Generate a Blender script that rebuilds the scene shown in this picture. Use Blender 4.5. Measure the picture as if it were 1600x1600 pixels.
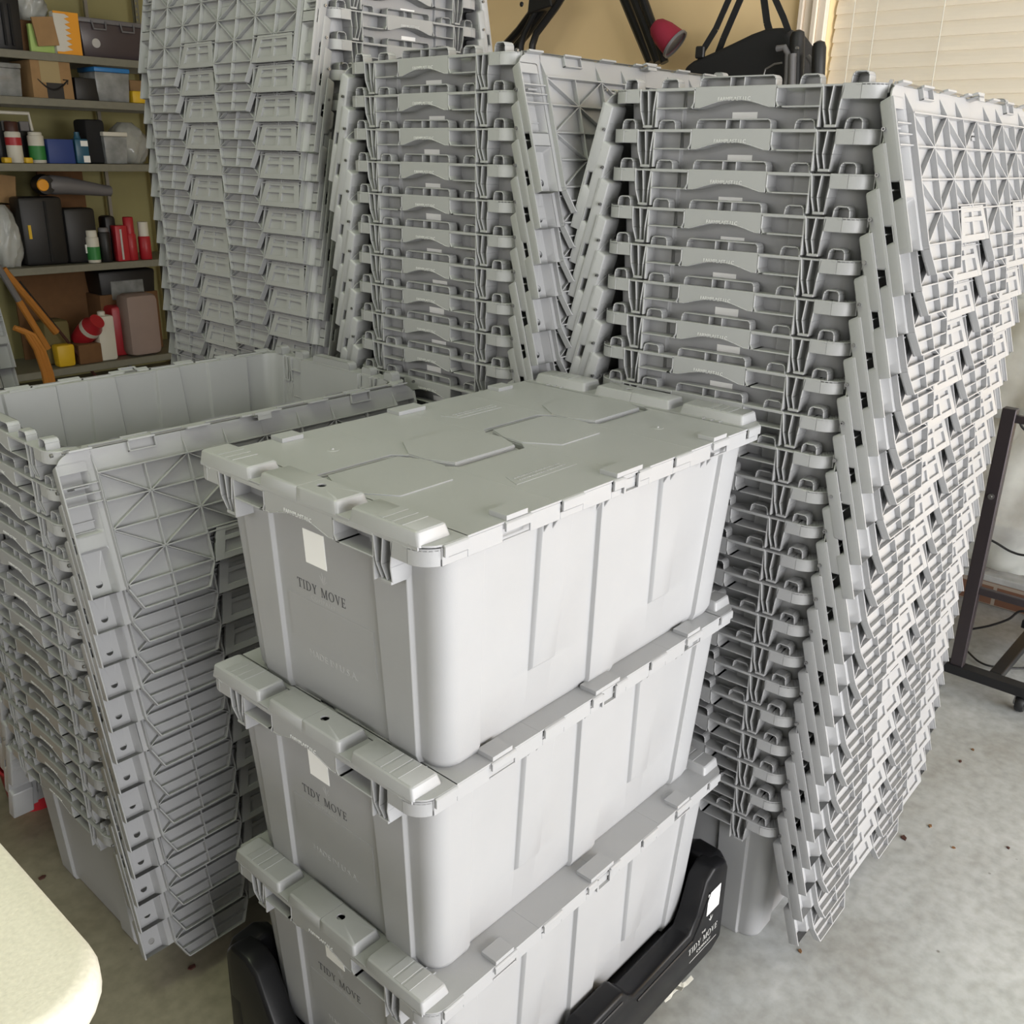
import bpy, bmesh, math, random
from mathutils import Vector, Matrix
random.seed(7)
for o in list(bpy.data.objects): bpy.data.objects.remove(o)
SC = bpy.context.scene
COL = SC.collection
PI = math.pi

# ---------------------------------------------------------------- camera
YAW, PITCH, ROLL, FPX, HC = 0.8464, 0.3594, 0.0209, 1480.45, 1.3889
cam = bpy.data.cameras.new('camera'); camo = bpy.data.objects.new('camera', cam); COL.objects.link(camo)
cam.sensor_width = 36; cam.sensor_fit = 'HORIZONTAL'; cam.lens = FPX/1600*36; cam.clip_start = .02
CR = Matrix.Rotation(-YAW, 4, 'Z') @ Matrix.Rotation(PI/2-PITCH, 4, 'X') @ Matrix.Rotation(ROLL, 4, 'Z')
camo.matrix_world = Matrix.Translation((0, 0, HC)) @ CR
SC.camera = camo
# ---------------------------------------------------------------- world, daylight, exposure
SC.view_settings.view_transform = 'Standard'; SC.view_settings.look = 'None'
SC.view_settings.gamma = 1; SC.view_settings.use_curve_mapping = False
SC.view_settings.exposure = 0.0
W = bpy.data.worlds.new('world'); SC.world = W; W.use_nodes = True
nt = W.node_tree; bg = nt.nodes['Background']
sky = nt.nodes.new('ShaderNodeTexSky'); sky.sky_type = 'HOSEK_WILKIE'; sky.turbidity = 4
sky.sun_direction = Vector((.75, .12, .62)).normalized()
nt.links.new(sky.outputs[0], bg.inputs[0]); bg.inputs[1].default_value = 0.9
def area(name, loc, rot, sx, sy, power, color):
    l = bpy.data.lights.new(name, 'AREA'); l.shape = 'RECTANGLE'; l.size = sx; l.size_y = sy
    l.energy = power; l.color = color
    o = bpy.data.objects.new(name, l); o.location = loc; o.rotation_euler = rot; COL.objects.link(o); return o
# daylight coming in through the open garage door (the -Y side of the room)
area('garage_door_daylight', (1.15, -2.50, 1.15), (PI/2, 0, 0), 4.7, 2.1, 264, (1.0, .984, .985))
# sun on the outside of the window wall, it glows through the closed blind
sn = bpy.data.lights.new('sun', 'SUN'); sn.energy = 5.5; sn.angle = .02; sn.color = (1, .95, .86)
sno = bpy.data.objects.new('sun', sn); COL.objects.link(sno); sno.rotation_euler = Vector((-.75, -.12, -.62)).to_track_quat('-Z', 'Y').to_euler()
# added fill for the short end faces, from an unseen source at the -X wall
area('side_fill_light', (-2.9, 1.6, 2.1), (PI/2, 0, -PI/2), 3.6, .8, 37, (1.0, .965, .96))
# added overhead fill, tinted green for the upward faces; no actual fixture modelled
area('ceiling_fill_light', (.2, 1.2, 2.66), (0, 0, 0), 1.2, .5, 14, (.90, 1.0, .66))

# ---------------------------------------------------------------- materials
def mat(name, col, rough=.5, metal=0, noise=0, nscale=30, bump=0, bscale=200, spec=.5, trans=0, alpha=1, emit=None):
    m = bpy.data.materials.new(name); m.use_nodes = True
    n = m.node_tree; b = n.nodes['Principled BSDF']
    b.inputs['Base Color'].default_value = (*col, 1); b.inputs['Roughness'].default_value = rough
    b.inputs['Metallic'].default_value = metal; b.inputs['Specular IOR Level'].default_value = spec
    if trans: b.inputs['Transmission Weight'].default_value = trans
    if alpha < 1: b.inputs['Alpha'].default_value = alpha
    tc = n.nodes.new('ShaderNodeTexCoord')
    if noise:
        t = n.nodes.new('ShaderNodeTexNoise'); t.inputs['Scale'].default_value = nscale; t.inputs['Detail'].default_value = 6
        r = n.nodes.new('ShaderNodeMapRange'); r.inputs[1].default_value = .3; r.inputs[2].default_value = .7
        r.inputs[3].default_value = 1-noise; r.inputs[4].default_value = 1+noise
        mx = n.nodes.new('ShaderNodeVectorMath'); mx.operation = 'SCALE'; mx.inputs[0].default_value = col
        n.links.new(tc.outputs['Object'], t.inputs['Vector']); n.links.new(t.outputs['Fac'], r.inputs[0])
        n.links.new(r.outputs[0], mx.inputs['Scale']); n.links.new(mx.outputs[0], b.inputs['Base Color'])
    if bump:
        t = n.nodes.new('ShaderNodeTexNoise'); t.inputs['Scale'].default_value = bscale; t.inputs['Detail'].default_value = 3
        bp = n.nodes.new('ShaderNodeBump'); bp.inputs['Strength'].default_value = bump; bp.inputs['Distance'].default_value = .001
        n.links.new(tc.outputs['Object'], t.inputs['Vector']); n.links.new(t.outputs['Fac'], bp.inputs['Height'])
        n.links.new(bp.outputs[0], b.inputs['Normal'])
    return m
M = {}
M['tote'] = mat('grey_tote_plastic', (.335, .338, .345), .36, noise=.03, nscale=6, bump=.12, bscale=900)
M['emboss'] = mat('embossed_grey', (.62, .62, .62), .45)
M['faint'] = mat('faint_print', (.40, .40, .405), .5)
M['darkprint'] = mat('dark_grey_print', (.07, .07, .075), .5)
M['white'] = mat('white_sticker', (.92, .92, .90), .5)
M['steel'] = mat('steel_wire', (.3, .3, .3), .35, .9)
M['dolly'] = mat('glossy_black_plastic', (.008, .008, .009), .30, spec=.22, noise=.2, nscale=12, bump=.05, bscale=120)
M['whiteprint'] = mat('white_dolly_print', (.5, .5, .48), .5)
M['black'] = mat('black_plastic', (.012, .012, .013), .45)
M['blackfab'] = mat('black_fabric', (.014, .014, .015), .85, bump=.4, bscale=400)
M['blackmetal'] = mat('black_tube_metal', (.02, .02, .022), .3, .4)
M['rackmetal'] = mat('dark_bronze_metal', (.06, .05, .055), .38, .6)
M['shelfmetal'] = mat('beige_shelf_metal', (.20, .195, .15), .5, noise=.06)
M['greyplastic'] = mat('smoke_grey_plastic', (.16, .155, .16), .45)
M['smoke'] = mat('dark_translucent_plastic', (.07, .055, .06), .3)
M['clear'] = mat('cloudy_clear_plastic', (.42, .44, .44), .2, noise=.3, nscale=14, alpha=.55)
M['cream'] = mat('cream_trim_paint', (.88, .76, .62), .5)
M['card'] = mat('brown_cardboard', (.36, .22, .10), .85, noise=.08, nscale=18)
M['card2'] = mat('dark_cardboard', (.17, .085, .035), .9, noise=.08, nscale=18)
M['paleCard'] = mat('pale_box_board', (.42, .33, .17), .8)
M['orange'] = mat('orange_package', (.85, .36, .02), .5)
M['lime'] = mat('lime_paper', (.45, .62, .18), .6)
M['blue'] = mat('blue_plastic', (.02, .13, .38), .4)
M['lightblue'] = mat('light_blue_lid', (.03, .20, .50), .4)
M['navy'] = mat('navy_carton', (.02, .05, .22), .5)
M['teal'] = mat('teal_bottle', (.02, .10, .17), .35)
M['red'] = mat('red_plastic', (.42, .02, .03), .4)
M['redfab'] = mat('crimson_fabric', (.28, .015, .04), .75, bump=.3)
M['yellow'] = mat('yellow_plastic', (.72, .46, .02), .45)
M['brown'] = mat('dark_brown_cap', (.06, .02, .015), .5)
M['offwhite'] = mat('off_white_plastic', (.68, .66, .58), .5)
M['green'] = mat('green_label', (.03, .22, .05), .5)
M['olive'] = mat('olive_bag', (.16, .13, .05), .8)
M['wood'] = mat('raw_wood', (.42, .24, .10), .7, noise=.2, nscale=25)
M['orangewood'] = mat('orange_varnished_wood', (.45, .18, .03), .5)
M['pinkbag'] = mat('dusty_pink_sack', (.33, .25, .22), .8, noise=.08, nscale=4)
M['table'] = mat('granite_white_plastic', (.66, .63, .54), .55, noise=.07, nscale=220, bump=.3, bscale=260)
M['bag'] = mat('thin_plastic_film', (.62, .64, .62), .15, noise=.35, nscale=5, alpha=.6, bump=1.0, bscale=14)
M['slat'] = None

def tex_mat(name, build):
    m = bpy.data.materials.new(name); m.use_nodes = True
    build(m.node_tree, m.node_tree.nodes['Principled BSDF']); return m
def ramp(n, fac, stops):
    r = n.nodes.new('ShaderNodeValToRGB'); e = r.color_ramp.elements
    e[0].position, e[0].color = stops[0][0], (*stops[0][1], 1); e[1].position, e[1].color = stops[-1][0], (*stops[-1][1], 1)
    for p, c in stops[1:-1]:
        k = e.new(p); k.color = (*c, 1)
    n.links.new(fac, r.inputs[0]); return r
def b_floor(n, b):
    tc = n.nodes.new('ShaderNodeTexCoord')
    t = n.nodes.new('ShaderNodeTexNoise'); t.inputs['Scale'].default_value = 3.2; t.inputs['Detail'].default_value = 12; t.inputs['Roughness'].default_value = .65
    t2 = n.nodes.new('ShaderNodeTexNoise'); t2.inputs['Scale'].default_value = 38; t2.inputs['Detail'].default_value = 8
    n.links.new(tc.outputs['Object'], t.inputs['Vector']); n.links.new(tc.outputs['Object'], t2.inputs['Vector'])
    r1 = ramp(n, t.outputs['Fac'], [(.3, (.285, .285, .27)), (.5, (.365, .38, .38)), (.68, (.445, .46, .465))])
    r2 = ramp(n, t2.outputs['Fac'], [(.32, (.86, .855, .84)), (.62, (1.08, 1.08, 1.08))])
    mx = n.nodes.new('ShaderNodeMix'); mx.data_type = 'RGBA'; mx.blend_type = 'MULTIPLY'; mx.inputs[0].default_value = 1
    n.links.new(r1.outputs[0], mx.inputs[6]); n.links.new(r2.outputs[0], mx.inputs[7])
    v = n.nodes.new('ShaderNodeTexVoronoi'); v.inputs['Scale'].default_value = 9
    n.links.new(tc.outputs['Object'], v.inputs['Vector'])
    r3 = ramp(n, v.outputs['Distance'], [(.015, (.25, .22, .18)), (.04, (1, 1, 1))])
    mx2 = n.nodes.new('ShaderNodeMix'); mx2.data_type = 'RGBA'; mx2.blend_type = 'MULTIPLY'; mx2.inputs[0].default_value = .8
    n.links.new(mx.outputs[2], mx2.inputs[6]); n.links.new(r3.outputs[0], mx2.inputs[7])
    # brown-olive staining plus shade put into the inner slab's colour, with a ragged border
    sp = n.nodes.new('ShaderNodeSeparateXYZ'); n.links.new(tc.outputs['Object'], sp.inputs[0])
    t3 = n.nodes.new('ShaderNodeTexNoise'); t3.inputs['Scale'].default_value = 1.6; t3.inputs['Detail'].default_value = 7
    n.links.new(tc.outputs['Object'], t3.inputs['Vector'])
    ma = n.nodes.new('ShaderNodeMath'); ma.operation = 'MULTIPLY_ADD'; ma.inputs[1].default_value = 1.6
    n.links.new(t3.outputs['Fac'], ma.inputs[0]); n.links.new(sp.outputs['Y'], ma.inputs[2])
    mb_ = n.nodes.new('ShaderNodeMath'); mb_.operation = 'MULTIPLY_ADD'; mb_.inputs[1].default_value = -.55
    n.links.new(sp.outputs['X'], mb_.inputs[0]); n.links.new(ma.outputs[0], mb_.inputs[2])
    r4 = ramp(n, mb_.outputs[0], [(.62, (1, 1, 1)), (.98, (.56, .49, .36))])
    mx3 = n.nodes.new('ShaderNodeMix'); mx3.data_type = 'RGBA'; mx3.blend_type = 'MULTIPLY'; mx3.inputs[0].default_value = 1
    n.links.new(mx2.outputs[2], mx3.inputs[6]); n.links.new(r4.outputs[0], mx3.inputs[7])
    n.links.new(mx3.outputs[2], b.inputs['Base Color']); b.inputs['Roughness'].default_value = .55
    bp = n.nodes.new('ShaderNodeBump'); bp.inputs['Strength'].default_value = .25; bp.inputs['Distance'].default_value = .003
    n.links.new(t2.outputs['Fac'], bp.inputs['Height']); n.links.new(bp.outputs[0], b.inputs['Normal'])
M['floor'] = tex_mat('stained_shaded_concrete', b_floor)
def b_brick(n, b):
    tc = n.nodes.new('ShaderNodeTexCoord'); mp = n.nodes.new('ShaderNodeMapping'); mp.inputs['Rotation'].default_value = (PI/2, 0, PI/2)
    br = n.nodes.new('ShaderNodeTexBrick'); br.inputs['Scale'].default_value = 1
    br.inputs['Brick Width'].default_value = .2; br.inputs['Row Height'].default_value = .075; br.inputs['Mortar Size'].default_value = .006
    br.inputs['Color1'].default_value = (.19, .085, .05, 1); br.inputs['Color2'].default_value = (.26, .14, .09, 1); br.inputs['Mortar'].default_value = (.4, .34, .28, 1)
    sp = n.nodes.new('ShaderNodeSeparateXYZ'); cb = n.nodes.new('ShaderNodeCombineXYZ')
    n.links.new(tc.outputs['Object'], sp.inputs[0]); n.links.new(sp.outputs['Y'], cb.inputs['X']); n.links.new(sp.outputs['Z'], cb.inputs['Y'])
    n.links.new(cb.outputs[0], br.inputs['Vector']); n.links.new(br.outputs['Color'], b.inputs['Base Color']); b.inputs['Roughness'].default_value = .9
M['brick'] = tex_mat('red_brick', b_brick)
M['wallbeige'] = mat('tan_wall_paint', (.93, .70, .38), .8, noise=.04, nscale=2)
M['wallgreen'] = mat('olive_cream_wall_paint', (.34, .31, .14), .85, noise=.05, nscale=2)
M['ceil'] = mat('white_ceiling_paint', (.44, .45, .41), .9)
def b_slat(n, b):
    b.inputs['Base Color'].default_value = (.92, .87, .78, 1); b.inputs['Roughness'].default_value = .6
    tr = n.nodes.new('ShaderNodeBsdfTranslucent'); tr.inputs[0].default_value = (.95, .86, .70, 1)
    mx = n.nodes.new('ShaderNodeMixShader'); mx.inputs[0].default_value = .35
    n.links.new(b.outputs[0], mx.inputs[1]); n.links.new(tr.outputs[0], mx.inputs[2])
    n.links.new(mx.outputs[0], n.nodes['Material Output'].inputs[0])
M['slat'] = tex_mat('cream_blind_slat', b_slat)
M['glass'] = mat('window_glass', (.9, .95, .95), .02, trans=1)

# ---------------------------------------------------------------- mesh helpers
class MB:
    def __init__(s): s.v = []; s.f = []
    def add(s, vs, fs):
        k = len(s.v); s.v += [tuple(p) for p in vs]; s.f += [tuple(i+k for i in f) for f in fs]; return s
    def box(s, x0, x1, y0, y1, z0, z1):
        vs = [(x, y, z) for z in (z0, z1) for y in (y0, y1) for x in (x0, x1)]
        return s.add(vs, [(0, 2, 3, 1), (4, 5, 7, 6), (0, 1, 5, 4), (2, 6, 7, 3), (0, 4, 6, 2), (1, 3, 7, 5)])
    def hexa(s, b, t):      # 4 bottom pts, 4 top pts
        return s.add(list(b)+list(t), [(3, 2, 1, 0), (4, 5, 6, 7), (0, 1, 5, 4), (1, 2, 6, 5), (2, 3, 7, 6), (3, 0, 4, 7)])
    def prism(s, poly, a, b, axis='z'):
        # poly: 2-D points; axis z -> (x,y), y -> (x,z), x -> (y,z)
        def P(p, h): return {'z': (p[0], p[1], h), 'y': (p[0], h, p[1]), 'x': (h, p[0], p[1])}[axis]
        n = len(poly); vs = [P(p, a) for p in poly]+[P(p, b) for p in poly]
        fs = [tuple(range(n-1, -1, -1)), tuple(range(n, 2*n))]+[(i, (i+1) % n, n+(i+1) % n, n+i) for i in range(n)]
        return s.add(vs, fs)
    def bar(s, p, q, w, z0, z1):    # upright rib between 2-D points
        d = Vector((q[0]-p[0], q[1]-p[1])); d.normalize(); n = Vector((-d.y, d.x))*w/2
        return s.prism([(p[0]-n.x, p[1]-n.y), (q[0]-n.x, q[1]-n.y), (q[0]+n.x, q[1]+n.y), (p[0]+n.x, p[1]+n.y)], z0, z1)
    def loft(s, loops, caps=(True, True), closed=True):
        n = len(loops[0]); k = len(s.v)
        for L in loops: s.v += [tuple(p) for p in L]
        for j in range(len(loops)-1):
            for i in range(n if closed else n-1):
                a = k+j*n+i; b = k+j*n+(i+1) % n
                s.f.append((a, b, b+n, a+n))
        if caps[0]: s.f.append(tuple(range(k+n-1, k-1, -1)))
        if caps[1]: s.f.append(tuple(range(k+(len(loops)-1)*n, k+len(loops)*n)))
        return s
    def lathe(s, prof, c=(0, 0, 0), seg=20, axis='z'):
        loops = []
        for r, h in prof:
            L = []
            for i in range(seg):
                a = 2*PI*i/seg; x, y = r*math.cos(a), r*math.sin(a)
                p = {'z': (x, y, h), 'x': (h, x, y), 'y': (y, h, x)}[axis]
                L.append((p[0]+c[0], p[1]+c[1], p[2]+c[2]))
            loops.append(L)
        return s.loft(loops)
    def tube(s, path, r, seg=8, radii=None):
        P = [Vector(p) for p in path]; loops = []; up = None
        for i, p in enumerate(P):
            d = (P[min(i+1, len(P)-1)]-P[max(i-1, 0)]).normalized()
            if up is None:
                up = d.orthogonal().normalized()
            else:
                up = (up-d*up.dot(d)).normalized()
            sd = d.cross(up); rr = radii[i] if radii else r
            loops.append([p+(up*math.cos(2*PI*k/seg)+sd*math.sin(2*PI*k/seg))*rr for k in range(seg)])
        return s.loft(loops)
    def xf(s, m, start=0):
        s.v[start:] = [tuple(m @ Vector(p)) for p in s.v[start:]]; return s
    def mesh(s, name, m, smooth=False, bevel=0, angle=35, seg=1):
        me = bpy.data.meshes.new(name); me.from_pydata(s.v, [], s.f)
        bm = bmesh.new(); bm.from_mesh(me); bmesh.ops.recalc_face_normals(bm, faces=bm.faces); bm.to_mesh(me); bm.free()
        me.materials.append(m)
        if bevel:
            o = bpy.data.objects.new('tmp', me); COL.objects.link(o)
            bv = o.modifiers.new('b', 'BEVEL'); bv.width = bevel; bv.segments = seg; bv.limit_method = 'ANGLE'; bv.angle_limit = math.radians(40)
            me2 = bpy.data.meshes.new_from_object(o.evaluated_get(bpy.context.evaluated_depsgraph_get()))
            bpy.data.objects.remove(o); bpy.data.meshes.remove(me); me = me2; me.name = name
        if smooth:
            for p in me.polygons: p.use_smooth = True
            me.set_sharp_from_angle(angle=math.radians(angle))
        return me
    def build(s, name, m, parent=None, **k):
        o = bpy.data.objects.new(name, s.mesh(name, m, **k)); COL.objects.link(o)
        if parent: o.parent = parent
        return o
def obj(name, me, parent=None):
    o = bpy.data.objects.new(name, me); COL.objects.link(o)
    if parent: o.parent = parent
    return o
def tag(o, label, cat, group=None):
    o['label'] = label; o['category'] = cat
    if group: o['group'] = group
    return o
def thing(name, label, cat, loc=(0, 0, 0), rz=0, group=None):
    o = bpy.data.objects.new(name, None); o.empty_display_size = .05; COL.objects.link(o)
    o.location = loc; o.rotation_euler = (0, 0, rz); return tag(o, label, cat, group)
def struct(o): o['kind'] = 'structure'; return o
def kids(o): return [c for c in bpy.data.objects if c.parent == o]
def copy_tree(o, parent=None, skip=()):
    c = o.copy(); COL.objects.link(c)
    if parent: c.parent = parent
    for ch in kids(o):
        if ch.name.split('.')[0] in skip: continue
        copy_tree(ch, c, skip)
    return c
def text_mesh(s, size, ext, m, name, spacing=1.0):
    cu = bpy.data.curves.new('t', 'FONT'); cu.body = s; cu.size = size; cu.extrude = ext; cu.align_x = 'CENTER'; cu.resolution_u = 2; cu.space_character = spacing
    o = bpy.data.objects.new('t', cu); COL.objects.link(o)
    me = bpy.data.meshes.new_from_object(o.evaluated_get(bpy.context.evaluated_depsgraph_get()))
    bpy.data.objects.remove(o); me.name = name; me.materials.clear(); me.materials.append(m); return me
def serif_text(s, h, ext, m, name, gap=.16):
    """High-contrast serif capitals built from plates; centred on x, baseline y=0."""
    mb = MB(); x = 0
    def q(*pts): mb.prism([(x*h+a*h, b*h) for a, b in pts], 0, ext)
    def bx(a, b, c, d): q((a, c), (b, c), (b, d), (a, d))
    def serif(c, y, w=.13): bx(c-w, c+w, y, y+.035)
    def ring(cx, rx, ix, a0, a1, flat=False):
        n = 18; pts = [];
        for i in range(n+1):
            a = a0+(a1-a0)*i/n; pts.append((cx+rx*math.cos(a), .5+.51*math.sin(a), cx+ix*math.cos(a), .5+.465*math.sin(a)))
        for i in range(n):
            p, r = pts[i], pts[i+1]; q((p[0], p[1]), (r[0], r[1]), (r[2], r[3]), (p[2], p[3]))
    for ch in s:
        if ch == 'T': bx(0, .72, .955, 1); bx(0, .03, .78, 1); bx(.69, .72, .78, 1); bx(.30, .42, 0, 1); serif(.36, 0, .16); w = .72
        elif ch == 'I': bx(.1, .22, 0, 1); serif(.16, 0, .15); serif(.16, .965, .15); w = .32
        elif ch == 'D': bx(.1, .22, 0, 1); bx(0, .35, 0, .04); bx(0, .35, .96, 1); ring(.32, .48, .36, -PI/2, PI/2); w = .82
        elif ch == 'Y': q((.08, 1), (.22, 1), (.42, .48), (.32, .42)); q((.62, 1), (.66, 1), (.42, .42), (.37, .45)); bx(.31, .43, 0, .48); serif(.37, 0, .14); serif(.14, .965, .14); serif(.63, .965, .11); w = .74
        elif ch == 'M': bx(.1, .14, 0, 1); q((.1, 1), (.24, 1), (.52, .1), (.46, 0)); q((.80, 1), (.84, 1), (.50, 0), (.46, 0)); bx(.78, .90, 0, 1); serif(.12, 0, .12); serif(.84, 0, .14); serif(.12, .965, .12); serif(.86, .965, .1); w = 1.0
        elif ch == 'O': ring(.42, .42, .30, 0, 2*PI); w = .84
        elif ch == 'V': q((.06, 1), (.20, 1), (.44, .1), (.37, 0)); q((.64, 1), (.68, 1), (.41, 0), (.37, 0)); serif(.13, .965, .14); serif(.66, .965, .11); w = .76
        elif ch == 'E': bx(.1, .22, 0, 1); bx(0, .58, 0, .04); bx(0, .58, .96, 1); bx(.2, .45, .49, .53); bx(.55, .58, 0, .2); bx(.55, .58, .8, 1); bx(.43, .46, .40, .62); w = .6
        elif ch == 'N': bx(.1, .14, 0, 1); q((.1, 1), (.22, 1), (.70, 0), (.60, 0)); bx(.66, .70, 0, 1); serif(.12, 0, .11); serif(.68, .965, .11); w = .8
        elif ch == 'A': q((.04, 0), (.08, 0), (.38, 1), (.34, .95)); q((.30, 1), (.40, 1), (.74, 0), (.60, 0)); bx(.18, .56, .30, .34); serif(.06, 0, .1); serif(.67, 0, .13); w = .76
        elif ch == 'C': ring(.42, .42, .30, .55, 2*PI-.55); w = .76
        elif ch == 'P': bx(.1, .22, 0, 1); serif(.16, 0, .15); bx(0, .35, .96, 1); bx(.2, .4, .46, .5); ring2 = [(.36+.24*math.cos(a), .73+.25*math.sin(a), .36+.12*math.cos(a), .73+.21*math.sin(a)) for a in [-PI/2+PI*i/8 for i in range(9)]]; [q(r0[:2], r1[:2], r1[2:], r0[2:]) for r0, r1 in zip(ring2, ring2[1:])]; w = .62
        else: w = .35
        x += w+gap
    x -= gap
    mb.v = [(a-x*h/2, b, c) for a, b, c in mb.v]
    me = bpy.data.meshes.new(name); me.from_pydata(mb.v, [], mb.f); me.materials.append(m); return me

# unproject helper: the point of the room's plane X, Y or Z = const seen at a place in the photo (used for taking measurements)
def ray(px, py):
    d = CR.to_3x3() @ Vector(((px-800)/FPX, -(py-800)/FPX, -1)); return d
def onX(px, py, X): d = ray(px, py); return Vector((0, 0, HC))+d*(X/d.x)
def onY(px, py, Y): d = ray(px, py); return Vector((0, 0, HC))+d*(Y/d.y)
def onZ(px, py, Z=0): d = ray(px, py); return Vector((0, 0, HC))+d*((Z-HC)/d.z)

# ---------------------------------------------------------------- the room
XW, YW, ZC = 3.5, 6.15, 2.7
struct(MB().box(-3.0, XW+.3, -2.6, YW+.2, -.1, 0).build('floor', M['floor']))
struct(MB().box(-3.0, XW+.2, -2.6, YW+.2, ZC, ZC+.1).build('ceiling', M['ceil']))
struct(MB().box(-3.0, XW+.15, YW, YW+.15, 0, ZC).build('wall_left', M['wallgreen']))
struct(MB().box(-3.1, -1.3, -2.72, -2.6, 0, ZC).box(-1.3, XW+.15, -2.72, -2.6, 2.25, ZC).build('wall_right', M['ceil']))
struct(MB().box(-3.1, -3.0, -2.6, YW+.15, 0, ZC).build('wall_rear', M['ceil']))
WY0, WY1, WZ0, WZ1 = -.25, 1.665, .98, 2.3      # window opening in the far wall
struct(MB().box(XW, XW+.15, WY1, YW, 0, ZC).box(XW, XW+.15, -2.6, WY0, 0, ZC)
       .box(XW, XW+.15, WY0, WY1, 0, WZ0).box(XW, XW+.15, WY0, WY1, WZ1, ZC).build('wall_back', M['wallbeige']))
struct(MB().box(XW-.26, XW, -2.6, 5.0, 0, .195).build('trim_1', M['brick'], bevel=.004))
win = struct(bpy.data.objects.new('window_1', None)); COL.objects.link(win); win.location = (XW, (WY0+WY1)/2, WZ0)
def loc_child(mb, name, m, parent, **k):
    o = mb.build(name, m, parent, **k); o.matrix_parent_inverse = Matrix.Translation(-parent.location); return o
mb = MB()
for a, b, c in ((0, .030, .028), (.030, .050, .036), (.050, .085, .020), (.085, .104, .030)):
    mb.box(XW-c, XW, WY1+a-.0, WY1+b, WZ0-.1, WZ1+.1)
    mb.box(XW-c, XW, WY0-b, WY0-a, WZ0-.1, WZ1+.1)
    mb.box(XW-c, XW, WY0-.1, WY1+.1, WZ1+a, WZ1+b)
mb.box(XW-.05, XW+.1, WY0-.12, WY1+.12, WZ0-.03, WZ0)
loc_child(mb, 'window_casing', M['cream'], win, bevel=.003)
loc_child(MB().box(XW+.10, XW+.105, WY0, WY1, WZ0, WZ1), 'window_pane', M['glass'], win)
# the closed blind
bl = thing('window_blind', 'closed cream slatted blind filling the window of the tan wall', 'blind', (XW+.035, (WY0+WY1)/2, WZ0+.01))
mb = MB(); z = WZ0+.03; k = 0
while z < WZ1-.06:
    c, s = math.cos(1.30), math.sin(1.30)
    st = len(mb.v)
    prof = [(-.025, 0), (-.012, .0022), (0, .003), (.012, .0022), (.025, 0)]
    y0, y1 = WY0+.012, WY1-.012
    L0 = []; L1 = []
    for (a, h) in prof: L0.append((a, h)); 
    for (a, h) in reversed(prof): L1.append((a, h-.0028))
    loop = L0+L1
    pts = [(a*c-h*s, a*s+h*c) for a, h in loop]
    mb.loft([[(XW+.035+p, y, z+q) for p, q in pts] for y in (y0, y1)])
    z += .0445; k += 1
loc_child(mb, 'slats', M['slat'], bl)
mb = MB()
for yy in (WY1-.085, WY1-.165, WY1-.39, WY1-.75, WY1-1.1, WY1-1.5):
    mb.tube([(XW+.012, yy, WZ0+.02), (XW+.012, yy, WZ1-.05)], .0014, 5)
loc_child(mb, 'ladder_cords', M['offwhite'], bl)
loc_child(MB().box(XW+.005, XW+.06, WY0+.01, WY1-.01, WZ1-.055, WZ1-.002), 'headrail', M['cream'], bl)
loc_child(MB().box(XW+.015, XW+.055, WY0+.012, WY1-.012, WZ0+.004, WZ0+.018), 'bottom_rail', M['cream'], bl)

# ---------------------------------------------------------------- the tote
TL, TW, HR = .69, .4284, .2995          # length, width, height of the rim's top
HL, HW = TL/2, TW/2
PIV_Z, PIV_Y = .2995, HW+.005
def wall_x(z): return .2985+.0165*z/.283
def wall_y(z): return .180+.016*z/.283
def arc(cx, cy, r, a0, a1, n=6): return [(cx+r*math.cos(a0+(a1-a0)*i/n), cy+r*math.sin(a0+(a1-a0)*i/n)) for i in range(n+1)]
def body_loop(z, inset=0):
    f = z/.283; X = wall_x(z)-inset; Y = wall_y(z)-inset; e = .0022
    def L(a, b): return a+(b-a)*f        # bottom -> top
    # walk counter-clockwise, starting on the +X end
    ends = [(-1, L(.152, .158)), (1, L(.106, .112))]
    half = [(L(.150, .156), 0), (L(.150, .156)-e, .006), (L(.098, .094)+e, .006), (L(.098, .094), 0)]
    endp = [(t, o) for t, o in half]+[(-t, o) for t, o in reversed(half)]          # descending t
    pp = .0062 if z > .078 else 0.0001
    e = .003; lh = [(L(.238, .250), .0066), (L(.238, .250)-e, 0), (L(.152, .156), 0), (L(.152, .156)-e, pp), (L(.110, .092)+e, pp), (L(.110, .092), 0), (L(.026, .040)+e, 0), (L(.026, .040), .0066)]
    lonp = [(t, o) for t, o in lh]+[(-t, o) for t, o in reversed(lh)]
    P = []
    R = .026
    P += [(X+o, -t) for t, o in endp]                      # +X end, y rising
    P += arc(X-R, Y+.0066-R, R, 0, PI/2)
    P += [(t, Y+o) for t, o in lonp]                       # +Y side, x falling
    P += arc(-X+R, Y+.0066-R, R, PI/2, PI)
    P += [(-X-o, t) for t, o in endp]                      # -X end
    P += arc(-X+R, -Y-.0066+R, R, PI, 1.5*PI)
    P += [(-t, -Y-o) for t, o in lonp]
    P += arc(X-R, -Y-.0066+R, R, 1.5*PI, 2*PI)
    return [(x, y, z) for x, y in P]
b = MB()
zs = [0, .012, .075, .081, .20, .283, .297]
b.loft([body_loop(0, .004)]+[body_loop(z) for z in zs[1:]], caps=(True, False))
b.loft([body_loop(z, .0028) for z in [.0035]+zs[1:]], caps=(True, False))
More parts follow.
